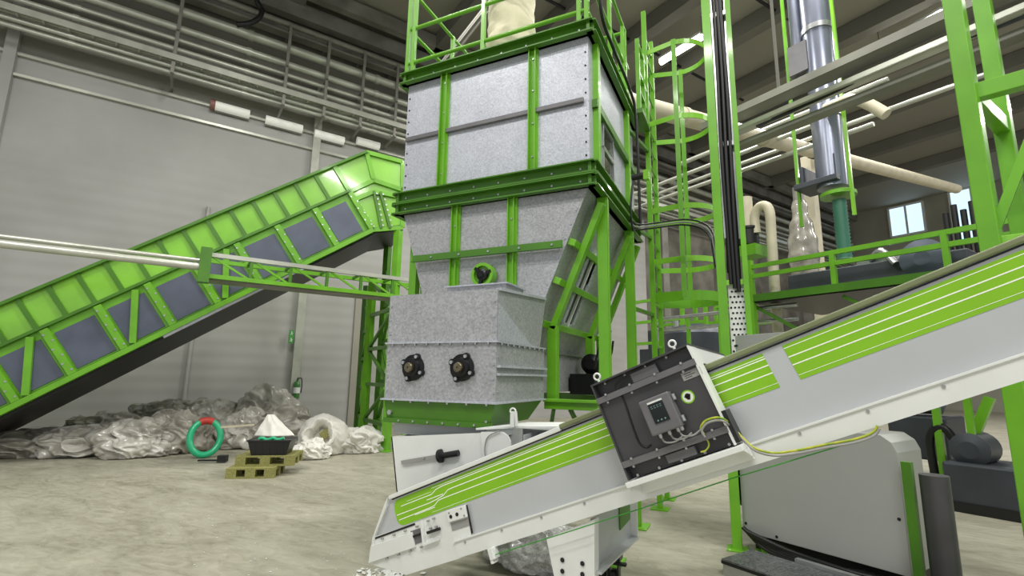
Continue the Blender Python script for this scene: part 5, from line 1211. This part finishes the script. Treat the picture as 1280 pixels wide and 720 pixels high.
# green frame behind the ladder foot, with crates
for k, (x, S_) in enumerate(((832, 11.5), (915, 13.0))):
    c0 = BP(x, 350, S_) * V(1, 1, 0)
    r = thing('machine_frame', ('green machine frame with tubes seen through the ladder cage', 'green machine frame with tubes behind the cable riser')[k], 'frame', c0, 'green machine frames in the background')
    for a in (-.9, .9):
        for b in (-.5, .5): mb = MB(); mb.bar(c0 + WN * a + WD * b, c0 + WN * a + WD * b + UP * 3.7, .09, .09, WD); mb.build('leg', G_, r)
    for z in (1.6, 2.5, 3.1, 3.7):
        mb = MB(); mb.bar(c0 - WN * .9 - WD * .5 + UP * z, c0 + WN * .9 - WD * .5 + UP * z, .08, .08); mb.bar(c0 - WN * .9 + WD * .5 + UP * z, c0 + WN * .9 + WD * .5 + UP * z, .08, .08); mb.build('cross_bar', G_D if z < 2 else G_, r)
    for q in range(5): mb = MB(); p = c0 + WN * (-.6 + .3 * q); mb.tube([p + UP * 1.65, p + UP * (2.9 + .3 * (q % 2))], .09, 10); mb.build('standing_tube', STEEL if q % 2 else MACH, r)
    mb = MB(); mb.obox(c0 + UP * 2.0, WN * .7, WD * .4, UP * .35); mb.build('body', BLUEG if k else MACH, r, .02)
    mb = MB(); mb.bar(c0 - WN * .9 - WD * .5 + UP * .4, c0 + WN * .9 - WD * .5 + UP * 1.6, .07, .07); mb.build('diagonal_brace', G_, r)

# ceiling lamps
lamps = [(878, 46, 826, 78, 'lit tube lamp hanging below the ceiling behind the cage top'), (1100, 62, 1180, 15, 'lit tube lamp at the upper right, above the overhead tray')]
for x0, y0, x1, y1, lab in lamps:
    z = 12.5; a, b = onZ(x0, y0, z), onZ(x1, y1, z)
    r = thing('ceiling_lamp', lab, 'lamp', a, 'lit tube lamps under the ceiling')
    mb = MB(); mb.bar(a + UP * .1, b + UP * .1, .3, .08); mb.build('housing', WHITE, r)
    mb = MB(); mb.tube([a, b], .10, 12); mb.build('tube', TUBE, r)
    for p in (a, b): m_ = MB(); m_.bar(p + UP * .1, V(p[0], p[1], ZC - .02), .02, .02, WD); m_.build('hanger_rod', BEAMM, r)
# thin ceiling rods
for k, (x0, y0, x1, y1) in enumerate(((784, 48, 900, 110), (948, 0, 998, 32), (685, 0, 720, 18))):
    z = 12.9; a, b = onZ(x0, y0, z), onZ(x1, y1, z); mb = MB(); mb.tube([a - (b - a) * .2, b + (b - a) * .3], .05, 6); struct(mb.build('trim_%d' % (50 + k), BLACK))

# green steel frame at the right, beyond the conveyor
fg = BP(1237, 270, 0); 
SG = 4.6
c_ = BP(1215, 150, SG); tg = sth(c_)[1]
r = thing('steel_frame', 'green steel stand at the far right, beyond the white conveyor', 'frame', H(SG, tg, 0))
for dt, ds in ((0, 0), (.42, .1), (.42, .9), (0, .9)):
    mb = MB(); mb.bar(H(SG + ds, tg + dt, 0), H(SG + ds, tg + dt, 5.2), .11, .11, WD); mb.build('post', G_, r, .006)
for z in (2.45, 1.75, 3.6):
    mb = MB(); mb.bar(H(SG + .05, tg, z), H(SG + .15, tg + .45, z), .09, .12); mb.bar(H(SG, tg, z), H(SG + .9, tg, z), .09, .12); mb.bar(H(SG + .1, tg + .42, z), H(SG + .9, tg + .42, z), .09, .12); mb.build('cross_bar', G_L if z < 3 else G_, r, .006)
mb = MB(); mb.bar(H(SG + .02, tg, 2.5), H(SG + .1, tg + .42, 3.55), .06, .06); mb.build('diagonal_brace', G_, r)
mb = MB(); mb.obox(H(SG + .5, tg + .2, 2.05), WN * .17, WD * .3, UP * .22); mb.build('drive_box', MACH, r, .01)
# machines below the conveyor at the right
c0 = onZ(1245, 640, 0); r = thing('pump_unit', 'dark grey pump unit with green stay under the conveyor, far right', 'machine', c0)
mb = MB(); mb.obox(c0 + UP * .32, WN * .35, WD * .4, UP * .25); mb.build('body', MACH, r, .03)
mb = MB(); mb.lathe(c0 + UP * .72 - WN * .1 - WD * .3, WD, [(.1, 0), (.2, .04), (.2, .5), (.1, .55)], 22); mb.build('motor', MACH, r)
mb = MB(); mb.obox(c0 + UP * .06, WN * .38, WD * .42, UP * .06); mb.build('plinth', BLACK, r)
mb = MB(); mb.bar(c0 - WN * .45 + UP * .05, c0 + WN * .1 + UP * 1.35, .1, .1, WD); mb.bar(c0 - WN * .45, c0 - WN * .45 + UP * 1.2, .08, .08, WD); mb.build('stay', G_, r)
mb = MB(); mb.tube(smooth_path([c0 + UP * .7 - WN * .25, c0 + UP * .95 - WN * .4, c0 + UP * .8 - WN * .55, c0 + UP * .3 - WN * .55]), .05, 10); mb.build('hose', BLACK, r)
c0 = onZ(1168, 612, 0); r = thing('motor_skid', 'dark motor skid on green feet just right of the grey casing', 'machine', c0)
mb = MB(); mb.obox(c0 + UP * .75, WN * .35, WD * .4, UP * .3); mb.build('body', MACH, r, .03)
mb = MB()
for a in (-.3, .3):
    for b in (-.3, .3): mb.bar(c0 + WN * a + WD * b, c0 + WN * a + WD * b + UP * .5, .08, .08, WD)
mb.build('feet', G_, r)
mb = MB(); mb.lathe(c0 + UP * 1.25 - WN * .2, WN, [(.08, 0), (.18, .03), (.18, .4), (.08, .45)], 20); mb.build('motor', BLUEG, r)
# standing green feet seen under the conveyor near the legs
for k, (x, y) in enumerate(((862, 618), )):
    pass

# ================================================================== CAMERA, LIGHT
cam = bpy.data.cameras.new('camera'); co_ = bpy.data.objects.new('camera', cam); COL.objects.link(co_)
cam.sensor_width = 36; cam.lens = 36 * F / 1280; cam.clip_start = .02; cam.clip_end = 200
X, Yc, Zc = M @ V(1, 0, 0), M @ V(0, -1, 0), M @ V(0, 0, -1)
co_.matrix_world = Matrix(((X[0], Yc[0], Zc[0], 0), (X[1], Yc[1], Zc[1], 0), (X[2], Yc[2], Zc[2], CAMH), (0, 0, 0, 1)))
sc = bpy.context.scene; sc.camera = co_
w = bpy.data.worlds.new('world'); sc.world = w; w.use_nodes = True
w.node_tree.nodes['Background'].inputs['Color'].default_value = (.93, .97, 1., 1); w.node_tree.nodes['Background'].inputs['Strength'].default_value = .62
def area(loc, tgt, sx, sy, e, col=(1, .98, .93)):
    l = bpy.data.lights.new('hall_fill_light', 'AREA'); l.shape = 'RECTANGLE'; l.size = sx; l.size_y = sy; l.energy = e; l.color = col
    o = bpy.data.objects.new('hall_fill_light', l); COL.objects.link(o); o.location = tuple(loc)
    d = Vector(tuple(V(tgt) - V(loc))); o.rotation_euler = d.to_track_quat('-Z', 'Y').to_euler(); return o
# unseen area lights under the roof, some added to brighten surfaces facing the camera
for s, t, e in ((1, -7, 420), (4, 3, 520), (9, -8, 480), (8, -3, 480), (15, -5, 560), (16, 3, 520), (24, -8, 600), (24, 2, 600), (-5, -4, 520), (-4, 2, 620), (0, 5, 520)):
    area(H(s, t, 11.4), H(s, t, 0), 3.0, .5, e)
sc.view_settings.view_transform = 'Standard'; sc.view_settings.look = 'None'; sc.view_settings.exposure = 0.0; sc.view_settings.gamma = 1; sc.view_settings.use_curve_mapping = False
sc.cycles.use_denoising = True; sc.cycles.max_bounces = 6; sc.cycles.diffuse_bounces = 4
for o in bpy.data.objects:
    if '_w' in o: del o['_w']
